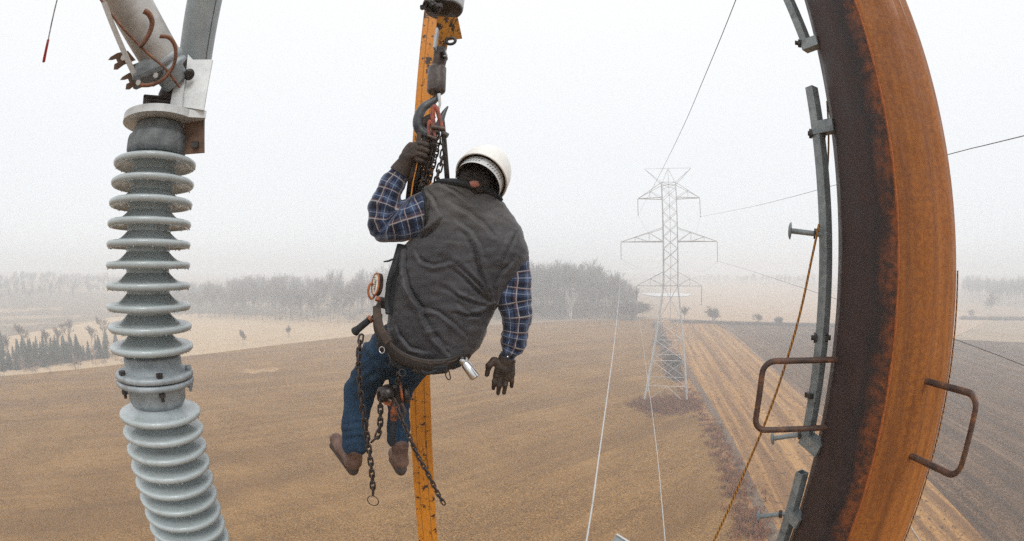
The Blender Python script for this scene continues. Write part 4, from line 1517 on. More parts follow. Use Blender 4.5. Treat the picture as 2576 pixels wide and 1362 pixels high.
# ---- chains
m_chain = simple('rusty_black_chain', (.075, .052, .042), (.025, .02, .018), 60, .5, .4, .2)
def link_mesh(L, W, r):
    mb = MB()
    pts = []
    for j in range(20):
        t = 2 * PI * j / 20
        x = math.cos(t) * W
        z = math.sin(t) * W + (L - W) * (1 if math.sin(t) > 1e-6 else -1 if math.sin(t) < -1e-6 else 0)
        pts.append(Vector((x, 0, z)))
    mb.tube(pts, r, n=6, closed=True, up=(0, 1, 0))
    return mb.mesh('link')
def chain(path, pitch, label, r=.0042, twist=0.0, cat='chain', endring=None, rough_=None):
    cp = cat_pts(path, 12)
    L = [0]
    for a, b in zip(cp[:-1], cp[1:]):
        L.append(L[-1] + (b - a).length)
    n = max(2, int(L[-1] / pitch))
    rt = root('chain', cp[0], label, cat)
    ORG[rt.name] = cp[0].copy()
    me = link_mesh(pitch * .5 + r * 1.6, pitch * .34, r)
    me.materials.append(m_chain)
    def at_(s):
        for i in range(len(L) - 1):
            if L[i + 1] >= s:
                return cp[i].lerp(cp[i + 1], (s - L[i]) / max(1e-9, L[i + 1] - L[i]))
        return cp[-1]
    for i in range(n):
        s = (i + .5) * pitch
        p, q = at_(max(0, s - pitch * .5)), at_(min(L[-1], s + pitch * .5))
        z = (q - p).normalized()
        v = Vector((0, -1, 0)) if abs(z.y) < .9 else Vector((1, 0, 0))
        v = (v - z * v.dot(z)).normalized()
        ang = R(90) * (i % 2) + twist + rnd.uniform(-.12, .12)
        M3 = Matrix.Rotation(ang, 3, z)
        y = M3 @ v
        x = y.cross(z)
        M4 = Matrix((tuple(x), tuple(y), tuple(z))).transposed().to_4x4()
        M4.translation = (p + q) / 2 - cp[0]
        o = bpy.data.objects.new('link', me)
        COL.objects.link(o)
        o.parent = rt
        o.matrix_local = M4
    if endring:
        c, rr_, tr = endring
        mb = MB().tube([c + Vector((math.cos(t) * rr_, 0, math.sin(t) * rr_)) for t in [2 * PI * j / 28 for j in range(28)]], tr, n=8, closed=True)
        part('end_ring', mb, m_chain, rt)
    return rt
# ================================================================== THE WORKER
try:
    import openvdb as vdb
except Exception:
    import pyopenvdb as vdb
class SDF:
    """smooth union of round cones and ellipsoids, meshed to one continuous surface"""
    def __init__(s):
        s.it = []
    def cap(s, a, b, ra, rb, k=.02, fl=None):
        s.it.append(('c', np.array(a, float), np.array(b, float), ra, rb, k, fl))
        return s
    def chain(s, pts, rs, k=.02):
        for i in range(len(pts) - 1):
            s.cap(pts[i], pts[i + 1], rs[i], rs[i + 1], k)
        return s
    def ell(s, c, ax, k=.02, M=None):
        s.it.append(('e', np.array(c, float), np.array(ax, float), None if M is None else np.array(M), 0, k, None))
        return s
    def bounds(s):
        lo, hi = np.full(3, 1e9), np.full(3, -1e9)
        for q in s.it:
            if q[0] == 'c':
                r = max(q[3], q[4])
                for p in (q[1], q[2]):
                    lo, hi = np.minimum(lo, p - r), np.maximum(hi, p + r)
            else:
                r = q[2].max()
                lo, hi = np.minimum(lo, q[1] - r), np.maximum(hi, q[1] + r)
        return lo - .03, hi + .03
    def val(s, X):
        d = None
        for q in s.it:
            if q[0] == 'c':
                a, b, ra, rb = q[1], q[2], q[3], q[4]
                ab = b - a
                t = np.clip(((X - a) @ ab) / max(ab @ ab, 1e-12), 0, 1)
                e = np.linalg.norm(X - (a + t[..., None] * ab), axis=-1) - (ra + (rb - ra) * t)
            else:
                Y = X - q[1]
                if q[3] is not None:
                    Y = Y @ q[3]
                e = (np.linalg.norm(Y / q[2], axis=-1) - 1) * q[2].min()
            if d is None:
                d = e
            else:
                k = q[5]
                h = np.clip(.5 + .5 * (d - e) / k, 0, 1)
                d = d * (1 - h) + e * h - k * h * (1 - h)
        return d
    def mesh(s, name, res=.006, disp=None, smooth=1):
        lo, hi = s.bounds()
        n = np.ceil((hi - lo) / res).astype(int) + 1
        gx, gy, gz = [lo[i] + res * np.arange(n[i]) for i in range(3)]
        D = np.empty(tuple(n), dtype=np.float32)
        for i in range(n[0]):
            Yg, Zg = np.meshgrid(gy, gz, indexing='ij')
            X = np.stack([np.full_like(Yg, gx[i]), Yg, Zg], -1)
            D[i] = s.val(X)
        grid = vdb.FloatGrid(1.0)
        grid.copyFromArray(np.clip(D, -.05, .05))
        pts, quads = grid.convertToQuads(0.0)
        pts = pts * res + lo
        if disp is not None:
            e = .002
            g = np.stack([s.val(pts + np.eye(3)[i] * e) - s.val(pts - np.eye(3)[i] * e) for i in range(3)], -1)
            g /= np.linalg.norm(g, axis=1)[:, None] + 1e-9
            pts = pts + g * disp(pts, g)[:, None]
        me = bpy.data.meshes.new(name)
        me.from_pydata(pts.tolist(), [], [tuple(int(i) for i in q) for q in quads])
        me.polygons.foreach_set('use_smooth', [True] * len(me.polygons))
        me.update()
        # openvdb faces may look inwards: make them look out
        import bmesh
        bm = bmesh.new()
        bm.from_mesh(me)
        bmesh.ops.recalc_face_normals(bm, faces=bm.faces[:])
        bm.to_mesh(me)
        bm.free()
        return me
def nz(p, sc_, seed=0.0, st=(1, 1, 1)):
    return np.array([mnoise.noise(Vector((x * sc_ * st[0] + seed, y * sc_ * st[1] + seed, z * sc_ * st[2]))) for x, y, z in p])
def projn(p):
    n = np.linalg.norm(p, axis=1)
    th = np.arccos(np.clip(p[:, 1] / n, -1, 1))
    rr = np.hypot(p[:, 0], p[:, 2]) + 1e-9
    k = 2 * F * np.sin(th / 2) / rr
    return CX + p[:, 0] * k, CY - p[:, 2] * k
YB = 2.2                                   # how far out the worker hangs
W_ = lambda px: px * 2.25 / F              # measured width -> metres at the worker
man = root('person', P(1110, 900, 2.2), 'worker in grey vest, plaid shirt, jeans and white hard hat hanging with his back turned', 'person')
ORG[man.name] = man.location.copy()

# ---- materials
m_vest = Mat('grey_quilted_vest_cloth', .58, 0, .45)
_a, _b, _c = m_vest.noise(5, 5, .65), m_vest.noise(26, 5, .7), m_vest.noise(260, 2, .5)
_col = m_vest.ramp(_a, ((.32, (.023, .022, .026)), (.55, (.034, .032, .037)), (.75, (.056, .052, .052))))
_col = m_vest.mix(m_vest.ramp(_b, ((.5, 0), (.75, .35))), _col, (.072, .065, .062))
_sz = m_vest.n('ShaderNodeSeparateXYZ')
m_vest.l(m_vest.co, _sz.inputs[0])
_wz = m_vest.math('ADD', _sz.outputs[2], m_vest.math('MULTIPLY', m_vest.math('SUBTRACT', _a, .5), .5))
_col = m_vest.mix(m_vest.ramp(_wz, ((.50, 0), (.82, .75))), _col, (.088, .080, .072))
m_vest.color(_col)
m_vest.bump(m_vest.math('ADD', m_vest.math('MULTIPLY', _b, .5), m_vest.math('MULTIPLY', _c, .2)), .5, .006)
m_vest.b.inputs['Sheen Weight'].default_value = .2
m_vest.b.inputs['Sheen Roughness'].default_value = .5
m_vest = m_vest.m
m_dkcloth = simple('black_cloth', (.018, .020, .023), (.010, .011, .013), 30, .75, 0, .4, .004)
m_skin = simple('reddened_skin', (.44, .18, .125), (.32, .10, .07), 14, .5, 0, .15)
m_hair = Mat('dark_brown_hair', .55, 0, .4)
_h = m_hair.noise(1.0, 4, .7, m_hair.map((90, 90, 18)))
m_hair.color(m_hair.ramp(_h, ((.35, (.012, .009, .008)), (.65, (.055, .040, .032)))))
m_hair.bump(_h, .9, .006)
m_hair = m_hair.m
m_jean = Mat('blue_denim', .85, 0, .2)
_a, _b = m_jean.noise(7, 5, .65), m_jean.noise(220, 2, .5)
_c = m_jean.ramp(_a, ((.32, (.010, .022, .045)), (.58, (.018, .045, .085)), (.78, (.055, .105, .15))))
m_jean.color(m_jean.mix(m_jean.ramp(_b, ((.5, 0), (.7, .25))), _c, (.10, .15, .20)))
m_jean.bump(m_jean.noise(40, 4), .35, .004)
m_jean = m_jean.m
m_glove = simple('brown_leather_glove', (.056, .034, .022), (.022, .014, .010), 24, .68, 0, .5, .004)
m_boot = simple('worn_brown_boot_leather', (.18, .10, .070), (.080, .042, .030), 16, .6, 0, .35, .003)
m_sole = simple('dark_boot_sole', (.07, .045, .035), (.03, .022, .02), 22, .8, 0, .3)
m_leather = simple('greasy_brown_leather', (.026, .017, .012), (.010, .007, .006), 18, .6, 0, .4, .003)
m_strap = simple('worn_brown_strap', (.060, .035, .022), (.024, .015, .010), 24, .75, 0, .4, .003)
m_hat = simple('scuffed_white_hard_hat', (.80, .79, .75), (.74, .73, .69), 12, .35, 0, .1, .001)
m_hatin = simple('tan_hat_inside', (.36, .25, .13), (.20, .13, .07), 9, .6, 0, .1)
m_band = simple('white_suspension_band', (.58, .58, .57), (.46, .46, .46), 22, .5, 0, 0)
m_chrome = simple('chrome', (.70, .70, .70), (.55, .55, .56), 10, .16, 1.0, 0)
m_orange = simple('worn_orange_paint', (.50, .16, .05), (.20, .07, .035), 30, .5, .1, .3)
def plaid():
    m = Mat('blue_plaid_flannel', .9, 0, .15, coord='UV')
    sp = m.n('ShaderNodeSeparateXYZ')
    m.l(m.co, sp.inputs[0])
    def fr(o, per, off=0):
        return m.math('FRACT', m.math('DIVIDE', m.math('ADD', o, off + 10), per))
    def pulse(f, c, w_):
        return m.ramp(f, ((max(0, c - w_ - .012), 0), (c - w_, 1), (c + w_, 1), (min(1, c + w_ + .012), 0)))
    per = .072
    fu, fv = fr(sp.outputs[0], per), fr(sp.outputs[1], per)
    navy, blue, pale = (.006, .009, .022), (.026, .040, .085), (.085, .125, .21)
    bu, bv = pulse(fu, .70, .20), pulse(fv, .70, .20)
    c = m.mix(m.math('MULTIPLY', m.math('ADD', bu, bv), .5), navy, (.036, .058, .125))
    c = m.mix(m.math('MULTIPLY', m.math('MULTIPLY', bu, bv), .35), c, pale)
    lw = m.math('MAXIMUM', pulse(fu, .30, .022), pulse(fv, .30, .022))
    c = m.mix(m.math('MULTIPLY', lw, .6), c, (.50, .47, .45))
    lr = m.math('MAXIMUM', pulse(fu, .36, .022), pulse(fv, .36, .022))
    c = m.mix(m.math('MULTIPLY', lr, .35), c, (.24, .08, .07))
    l2 = m.math('MAXIMUM', pulse(fu, .70, .012), pulse(fv, .70, .012))
    c = m.mix(m.math('MULTIPLY', l2, .5), c, (.45, .50, .58))
    nn = m.noise(700, 2, .5)
    c = m.mix(m.ramp(nn, ((.4, 0), (.7, .35))), c, (.03, .04, .07))
    m.color(c)
    m.bump(m.noise(60, 4), .35, .003)
    m.b.inputs['Sheen Weight'].default_value = .25
    return m.m
m_plaid = plaid()

# ---- torso sections measured across the back: left, right, depth, half thickness
SEC = [((1124, 452), (1238, 481), 2.19, .078), ((1106, 462), (1254, 498), 2.19, .085), ((1080, 468), (1270, 514), 2.20, .098), ((1062, 480), (1290, 545), 2.21, .112),
       ((1061, 530), (1316, 588), 2.21, .130), ((1058, 588), (1329, 632), 2.21, .142), ((1014, 620), (1326, 668), 2.21, .148),
       ((1001, 662), (1303, 706), 2.21, .150), ((991, 710), (1274, 744), 2.21, .150), ((983, 760), (1249, 778), 2.21, .150),
       ((977, 802), (1233, 814), 2.21, .150), ((976, 840), (1219, 850), 2.21, .148), ((984, 872), (1200, 880), 2.21, .142),
       ((1006, 893), (1178, 897), 2.21, .132), ((1034, 905), (1160, 908), 2.21, .118)]
def torso(secs, k, n=220, grow=0.0, sq=2.6):
    A = cat_pts([Vector((s[0][0], s[0][1], 0)) for s in secs], k)
    B = cat_pts([Vector((s[1][0], s[1][1], 0)) for s in secs], k)
    Yc = cat_num([s[2] for s in secs], k)
    T = cat_num([s[3] for s in secs], k)
    V = []
    for a, b, y, t in zip(A, B, Yc, T):
        pa, pb = P(a.x, a.y, y), P(b.x, b.y, y)
        c, hx = (pa + pb) / 2, (pb - pa) / 2
        hx = hx * (1 + grow / hx.length)
        for j in range(n + 1):
            an = 2 * PI * j / n
            cx_, sy_ = math.cos(an), math.sin(an)
            cx_ = math.copysign(abs(cx_) ** (2 / sq), cx_)
            sy_ = math.copysign(abs(sy_) ** (2 / sq), sy_)
            V.append(c + hx * cx_ + Vector((0, -1, 0)) * ((t + grow) * sy_))
    return V, len(A)
V, rows = torso(SEC, 14)
nn_ = 221
V = np.array([tuple(v) for v in V]).reshape(rows, nn_, 3)
# normals for displacement
du = np.roll(V[:, :-1], -1, 1) - np.roll(V[:, :-1], 1, 1)
dv = np.gradient(V[:, :-1], axis=0)
N = np.cross(du, dv)
N /= np.linalg.norm(N, axis=2)[:, :, None] + 1e-9
cen = V[:, :-1].mean(1, keepdims=True)
if ((V[:, :-1] - cen) * N).sum() < 0:
    N = -N
z5 = lambda x, y: ((980 + x * .3671) / 1.087, (350 + y * .3671) / 1.087)
z6 = lambda x, y: ((880 + x * .3377) / 1.087, (650 + y * .3377) / 1.087)
FOLDS = [  # (points, width px, depth m)
    ([z5(1000, 1290), z5(930, 1150), z5(880, 1000), z5(860, 880), z5(800, 790)], 9, -.011),
    ([z5(1010, 1280), z5(1010, 1180), z5(1060, 1080), z5(1150, 990)], 8, -.010),
    ([z5(975, 1300), z5(900, 1230), z5(800, 1130), z5(690, 1040)], 9, -.011),
    ([z5(960, 1330), z5(860, 1310), z5(740, 1260), z5(640, 1180)], 8, -.008),
    ([z5(610, 690), z5(560, 760), z5(500, 800), z5(440, 830)], 9, -.016),
    ([z5(540, 560), z5(510, 640), z5(500, 740)], 7, -.008),
    ([z5(350, 830), z5(340, 930), z5(345, 1050), z5(380, 1180), z5(440, 1290), z5(500, 1360)], 8, -.016),
    ([z5(420, 900), z5(470, 990), z5(560, 1020), z5(680, 990)], 9, -.009),
    ([z6(670, 330), z6(730, 450), z6(800, 560), z6(860, 700), z6(930, 800), z6(1010, 880)], 10, -.015),
    ([z6(820, 560), z6(950, 600), z6(1080, 700), z6(1180, 800)], 9, -.009),
    ([z6(1380, 560), z6(1300, 620), z6(1190, 640), z6(1080, 610)], 9, -.012),
    ([z6(1360, 520), z6(1290, 400), z6(1180, 300), z6(1080, 200)], 9, -.012),
    ([z6(1100, 520), z6(1160, 590), z6(1260, 640)], 8, -.007),
    ([z6(600, 700), z6(640, 800), z6(720, 890), z6(830, 920)], 8, -.009),
    ([z6(880, 780), z6(960, 860), z6(1030, 940)], 8, -.012),
    ([z5(760, 700), z5(850, 760), z5(900, 850), z5(930, 960)], 10, -.010),
    ([z5(700, 560), z5(820, 610), z5(930, 700), z5(1010, 800)], 12, -.007),
    ([z5(620, 420), z5(740, 480), z5(850, 560)], 8, -.006),
    ([z5(1180, 780), z5(1130, 880), z5(1080, 980), z5(1050, 1080)], 8, -.008),
    ([z5(480, 440), z5(560, 520), z5(600, 620)], 9, -.006)]
def fold_disp(px, py):
    d = np.zeros_like(px)
    for pts, w_, dep in FOLDS:
        best = np.full(px.shape, 1e9)
        side_ = np.zeros_like(px)
        tt = np.zeros_like(px)
        m = len(pts) - 1
        for i in range(m):
            ax_, ay_ = pts[i]
            bx2, by2 = pts[i + 1]
            vx, vy = bx2 - ax_, by2 - ay_
            t = np.clip(((px - ax_) * vx + (py - ay_) * vy) / (vx * vx + vy * vy), 0, 1)
            qx, qy = px - ax_ - t * vx, py - ay_ - t * vy
            q = np.hypot(qx, qy)
            s_ = np.sign(vx * qy - vy * qx)
            upd = q < best
            best = np.where(upd, q, best)
            side_ = np.where(upd, s_, side_)
            tt = np.where(upd, (i + t) / m, tt)
        fade = np.sin(np.clip(tt, .04, .96) * np.pi) ** .5
        sd = best * side_
        d += dep * fade * np.exp(-(sd / (w_ * .40)) ** 2) - dep * .75 * fade * np.exp(-((sd - w_ * .95) / (w_ * .7)) ** 2)
    return d
flat = V[:, :-1].reshape(-1, 3)
px_, py_ = projn(flat)
back = np.clip(-N.reshape(-1, 3)[:, 1] * 2.0 + .1, 0, 1)
dd = fold_disp(px_, py_) * back
dd += .002 * (np.abs(nz(flat, 9.0, 5.3, (1, 1, .6))) - .25)
dd += .006 * nz(flat, 7.0, 3.3) + .0035 * nz(flat, 17.0, 8.1, (1, 1, 1.8)) + .0012 * nz(flat, 55, 1.7)
# broad shape of the back: shoulder blades and spine hollow
dd += back * (-.012 * np.exp(-(((px_ - 1150) + (py_ - 640) * .28) / 34) ** 2) * np.clip((820 - py_) / 200, 0, 1))
flat2 = flat + N.reshape(-1, 3) * (dd * 1.45)[:, None]
V2 = np.concatenate([flat2.reshape(rows, nn_ - 1, 3), flat2.reshape(rows, nn_ - 1, 3)[:, :1]], 1)
# hem turned in, collar turned in
def rim(row, c, f, dz):
    return c + (row - c) * f + np.array([0, 0, dz])
c0, c1 = V2[0].mean(0), V2[-1].mean(0)
rowsL = [rim(V2[0], c0, .80, -.01)] + [r for r in V2] + [rim(V2[-1], c1, .97, .004), rim(V2[-1], c1, .93, .03)]
A_ = np.stack(rowsL)
mb = MB()
rN = A_.shape[0]
mb.add(A_.reshape(-1, 3), [(i * nn_ + k, i * nn_ + k + 1, (i + 1) * nn_ + k + 1, (i + 1) * nn_ + k) for i in range(rN - 1) for k in range(nn_ - 1)])
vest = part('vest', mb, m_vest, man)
# piping round the left armhole and a back hem cord
arm_l = [(1063, 474), (1068, 500), (1073, 535), (1072, 565), (1066, 592), (1050, 606), (1030, 609)]
part('armhole_binding', MB().tube(cat_pts([P(x, y, 2.09 + .0006 * abs(y - 540)) for x, y in arm_l], 6), .0055, n=8), m_dkcloth, vest)
# collar
cl = [(1092, 466), (1112, 461), (1140, 462), (1170, 466), (1200, 473), (1228, 483), (1248, 494), (1261, 508)]
part('collar', MB().tube(cat_pts([P(x, y - 2, 2.115 + .0000075 * (x - 1180) ** 2) for x, y in cl], 5), cat_num([.010, .017, .021, .022, .022, .021, .018, .010], 5), n=14, flat=1.5, up=(0, 0, 1)), m_dkcloth, vest)
part('inner_collar', MB().tube(cat_pts([P(x, y - 6, 2.165) for x, y in cl[1:]], 5), cat_num([.010, .014, .014, .014, .014, .012, .008], 5), n=12), m_dkcloth, vest)

# ---- shirt sleeves (one continuous shirt surface with the yoke hidden under the vest)
shL = [P(1130, 560, 2.24), P(1072, 540, 2.20), P(1012, 558, 2.15), P(965, 574, 2.11), P(958, 560, 2.10), P(965, 520, 2.10), P(985, 470, 2.11), P(1009, 434, 2.12)]
rL = [W_(38), W_(56), W_(49), W_(33), W_(31), W_(35), W_(31), W_(25)]
shR = [P(1230, 600, 2.2), P(1290, 640, 2.2), P(1297, 700, 2.2), P(1291, 750, 2.2), P(1300, 796, 2.2), P(1297, 838, 2.2), P(1291, 868, 2.2), P(1280, 893, 2.2)]
rR = [W_(50), W_(37), W_(37), W_(42), W_(37), W_(31), W_(29), W_(18)]
sd = SDF()
sd.chain(shL, rL, .018)
sd.chain(shR, rR, .018)
sd.cap(shL[0], shR[0], .10, .10, .05)
def sl_disp(p, g):
    d = .006 * nz(p, 13, 2.0, (1, 1, 1.4)) + .0022 * nz(p, 42, 5.0) - .006 * (np.abs(nz(p, 17, 9.0, (.7, 1, 1.5))) - .2)
    px, py = projn(p)
    d -= .075 * np.clip((px - 1064) / 14, 0, 1) * (px < 1200) * (py < 640)
    # bunched rings round the forearms and creases at the elbows
    for (x, y, rr_, am, fr_, an) in ((1300, 790, 50, .0036, .22, .35), (1292, 862, 36, .0045, .30, -.2), (972, 520, 50, .0035, .24, 2.0), (958, 585, 38, .0035, .30, .8)):
        wv = np.sin(((px - x) * math.sin(an) + (py - y) * math.cos(an)) * fr_ + 5.5 * nz(p, 11, x * .01))
        d += am * wv * np.exp(-(((px - x) ** 2 + (py - y) ** 2) / rr_ ** 2))
    return d
me = sd.mesh('shirt', .0062, sl_disp)
# cloth coordinates: along the arm and round it
co = np.array([tuple(v.co) for v in me.vertices])
def cloth_uv(co, path):
    pts = np.array([tuple(q) for q in path])
    best = np.full(len(co), 1e9)
    U, Vv = np.zeros(len(co)), np.zeros(len(co))
    L = 0
    a = np.array([0, 1.0, 0])
    for i in range(len(pts) - 1):
        ab = pts[i + 1] - pts[i]
        l = np.linalg.norm(ab)
        t_ = ab / l
        tr = (co - pts[i]) @ t_ / l
        t = np.clip(tr, 0, 1)
        r = co - (pts[i] + t[:, None] * ab)
        d = np.linalg.norm(r, axis=1)
        x = a - t_ * (a @ t_)
        x /= np.linalg.norm(x)
        y = np.cross(t_, x)
        ang = np.arctan2(r @ y, r @ x)
        upd = d < best
        best = np.where(upd, d, best)
        U = np.where(upd, ang * .058, U)
        Vv = np.where(upd, L + t * l, Vv)
        L += l
    return best, U, Vv
dL, uL, vL = cloth_uv(co, shL)
dR, uR, vR = cloth_uv(co, shR)
uu_ = np.where(dL < dR, uL, uR)
vv_ = np.where(dL < dR, vL, vR + .02)
# soften the along-arm coordinate so that stripes bend smoothly at the elbow
ul = me.uv_layers.new(name='UVMap')
li = np.zeros(len(me.loops), dtype=np.int32)
me.loops.foreach_get('vertex_index', li)
ed = np.array([tuple(e.vertices) for e in me.edges])
cnt = np.bincount(ed.ravel(), minlength=len(co)).astype(float)
for _ in range(14):
    acc = np.bincount(ed[:, 0], weights=vv_[ed[:, 1]], minlength=len(co)) + np.bincount(ed[:, 1], weights=vv_[ed[:, 0]], minlength=len(co))
    vv_ = .5 * vv_ + .5 * acc / np.maximum(cnt, 1)
ul.data.foreach_set('uv', np.stack([uu_[li], vv_[li]], 1).astype(np.float32).ravel())
shirt = part('shirt', me, m_plaid, man)
part('shirt_cuff', MB().tube([P(1278, 888, 2.2), P(1274, 912, 2.2)], [.036, .034], n=20), m_plaid, shirt)
part('cuff_snap', MB().lathe([(0, .004), (.0045, .003), (.006, 0)], P(1277, 898, 2.155), (0, -1, .1), 12), m_chrome, shirt)
part('cream_glove_lining', MB().tube([P(1003, 437, 2.12), P(1010, 425, 2.12)], [.046, .047], n=20), simple('cream_knit', (.62, .50, .34), (.45, .34, .22), 60, .9, 0, .3), shirt)

# ---- body: one continuous surface under the clothes
HC = P(1202, 456, 2.20)                    # head centre
U_ = Vector((.46 * math.cos(R(34)), math.sin(R(34)), .89 * math.cos(R(34)))).normalized()   # crown of the head points up and away
S_ = Vector((.887, 0, -.462))
S_ = (S_ - U_ * S_.dot(U_)).normalized()
Fw = U_.cross(S_)
if Fw.y < 0:
    Fw = -Fw                                # the face looks away and down
hb = SDF()
Mh = np.array([tuple(S_), tuple(Fw), tuple(U_)]).T
hb.ell(HC, (.073, .094, .112), .02, Mh)
hb.ell(HC + Fw * .058 - U_ * .048, (.046, .045, .050), .03, Mh)          # jaw
hb.cap(HC + Fw * .088 + U_ * .01, HC + Fw * .108 - U_ * .018, .009, .014, .012)   # nose
hb.ell(HC + Fw * .088 - U_ * .052, (.024, .012, .006), .008, Mh)       # mouth
for s_ in (-1, 1):
    hb.ell(HC + Fw * .083 + S_ * (.030 * s_) + U_ * .008, (.013, .008, .007), .006, Mh)   # eyes
    hb.ell(HC + S_ * (.078 * s_) - U_ * .02 - Fw * .005, (.010, .020, .032), .008, Mh)    # ears
NK = P(1186, 505, 2.31)
hb.cap(P(1196, 478, 2.235), NK, .050, .048, .02)
hb.ell(P(1195, 463, 2.100), (.040, .022, .024), .006)
hb.cap(NK, P(1150, 600, 2.28), .05, .10, .03)
hb.cap(P(1120, 570, 2.25), P(1240, 620, 2.25), .08, .08, .05)
hb.cap(P(1150, 640, 2.23), P(1105, 800, 2.23), .11, .11, .06)
hb.cap(P(1090, 830, 2.26), P(1060, 860, 2.29), .10, .08, .06)
hb.chain(shL[1:], [r * .66 for r in rL[1:]], .03)
hb.chain(shR, [r * .72 for r in rR], .03)
legL = [P(1015, 858, 2.30), P(950, 905, 2.34), P(905, 985, 2.42), P(893, 1075, 2.36), P(890, 1118, 2.34)]
legR = [P(1062, 872, 2.31), P(1022, 940, 2.38), P(1003, 1000, 2.46), P(1003, 1070, 2.42), P(1003, 1108, 2.40)]
hb.chain(legL, [.06, .055, .048, .04, .036], .03)
hb.chain(legR, [.06, .052, .044, .04, .036], .03)
def to_hand(a, b, r0, r1):
    hb.cap(a, b, r0, r1, .02)
to_hand(shL[-1], P(1022, 408, 2.12), .024, .018)
to_hand(shR[-1], P(1270, 924, 2.205), .024, .018)
body = part('body', hb.mesh('body', .0085), m_skin, man)
# hair: short, over the back and sides of the head
hs = SDF()
hs.ell(HC - Fw * .010 + U_ * .004, (.080, .096, .112), .02, Mh)
hs.ell(HC - Fw * .045 - U_ * .045 + S_ * .042, (.040, .045, .050), .03, Mh)
hs.ell(HC - Fw * .045 - U_ * .045 - S_ * .045, (.038, .042, .052), .03, Mh)
hs.ell(HC - Fw * .055 - U_ * .045, (.058, .040, .045), .03, Mh)
hair_me = hs.mesh('hair', .005, lambda p, g: .0045 * nz(p, 60, 1.0, (1, 1, .35)) + .003 * nz(p, 130, 4.0, (1, 1, .4)))
hair = part('hair', hair_me, m_hair, man)
tuft = MB()
rr = random.Random(5)
for i in range(420):
    s1, u1 = rr.uniform(-1, 1), rr.uniform(-.85, .25)
    f1 = -math.sqrt(max(0, 1 - min(.98, s1 * s1 * .9)))
    p = HC + S_ * (s1 * .080) + Fw * (f1 * .094) + U_ * (u1 * .085)
    d = ((p - HC).normalized() * .7 - U_ * .8 + Vector((rr.uniform(-.5, .5), rr.uniform(-.4, .4), rr.uniform(-.3, .3)))).normalized()
    L = rr.uniform(.012, .028)
    tuft.tube([p, p + d * L * .5, p + d * L + Vector((0, 0, -.004))], [.0016, .0012, .0003], n=3, caps=False)
part('hair_strands', tuft, m_hair, hair)

# ---- hard hat
RC = P(1209, 451, 2.13) + U_ * .004          # centre of the rim
ra_, rb_ = W_(70) * .97, .158               # half width, half length
hat = MB()
nrow, ncol = 22, 72
def hatpt(t, a, sc_=1.0, lift=0.0):
    """t 0 rim .. 1 crown"""
    e = t * PI / 2
    rr_ = math.cos(e) ** .82
    hh = .168 * math.sin(e) ** .95
    ridge = .004 * math.exp(-(math.sin(a) / .18) ** 2) * math.sin(min(1, t * 2) * PI / 2)
    return RC + S_ * (ra_ * sc_ * rr_ * math.sin(a)) + Fw * (rb_ * sc_ * rr_ * math.cos(a)) + U_ * (hh * sc_ + ridge + lift)
vs = [hatpt(i / nrow, 2 * PI * k / ncol) for i in range(nrow + 1) for k in range(ncol + 1)]
hat.add(vs, [(i * (ncol + 1) + k, i * (ncol + 1) + k + 1, (i + 1) * (ncol + 1) + k + 1, (i + 1) * (ncol + 1) + k) for i in range(nrow) for k in range(ncol)])
hard = part('hard_hat', hat, m_hat, man)
inn = MB()
vs = [hatpt(i / nrow, 2 * PI * k / ncol, .965) for i in range(nrow + 1) for k in range(ncol + 1)]
inn.add(vs, [(i * (ncol + 1) + k, (i + 1) * (ncol + 1) + k, (i + 1) * (ncol + 1) + k + 1, i * (ncol + 1) + k + 1) for i in range(nrow) for k in range(ncol)])
part('shell_inside', inn, m_hatin, hard)
rimp = [hatpt(0, 2 * PI * k / ncol, .985) for k in range(ncol)]
part('rim', MB().tube(rimp, .0042, n=8, closed=True), m_hat, hard)
bnd = MB()
vs, fs = [], []
for k in range(61):
    a = PI + (k / 60 - .5) * 3.7
    for j in range(5):
        q = RC + S_ * (ra_ * .86 * math.sin(a)) + Fw * (rb_ * .84 * math.cos(a)) + U_ * (-.042 + .0115 * j)
        vs.append(q)
for k in range(60):
    for j in range(4):
        fs.append((k * 5 + j, (k + 1) * 5 + j, (k + 1) * 5 + j + 1, k * 5 + j + 1))
bnd.add(vs, fs)
bo_ = part('suspension_band', bnd, m_band, hard)
sl = MB()
for r_ in range(2):
    for k in range(16):
        if 7 <= k <= 8:
            continue
        a = PI + (k - 7.5) * .125 + r_ * .05
        q = RC + S_ * (ra_ * .867 * math.sin(a)) + Fw * (rb_ * .847 * math.cos(a)) + U_ * (-.008 - .017 * r_)
        n_ = (S_ * math.sin(a) + Fw * math.cos(a))
        t_ = U_.cross(n_)
        dv_ = (U_ * .8 + t_ * .6).normalized()
        sl.tube([q - dv_ * .0048 + n_ * .0005, q + dv_ * .0048 + n_ * .0005], .0014, n=5)
part('band_slots', sl, m_bolt, bo_, kind='stuff')

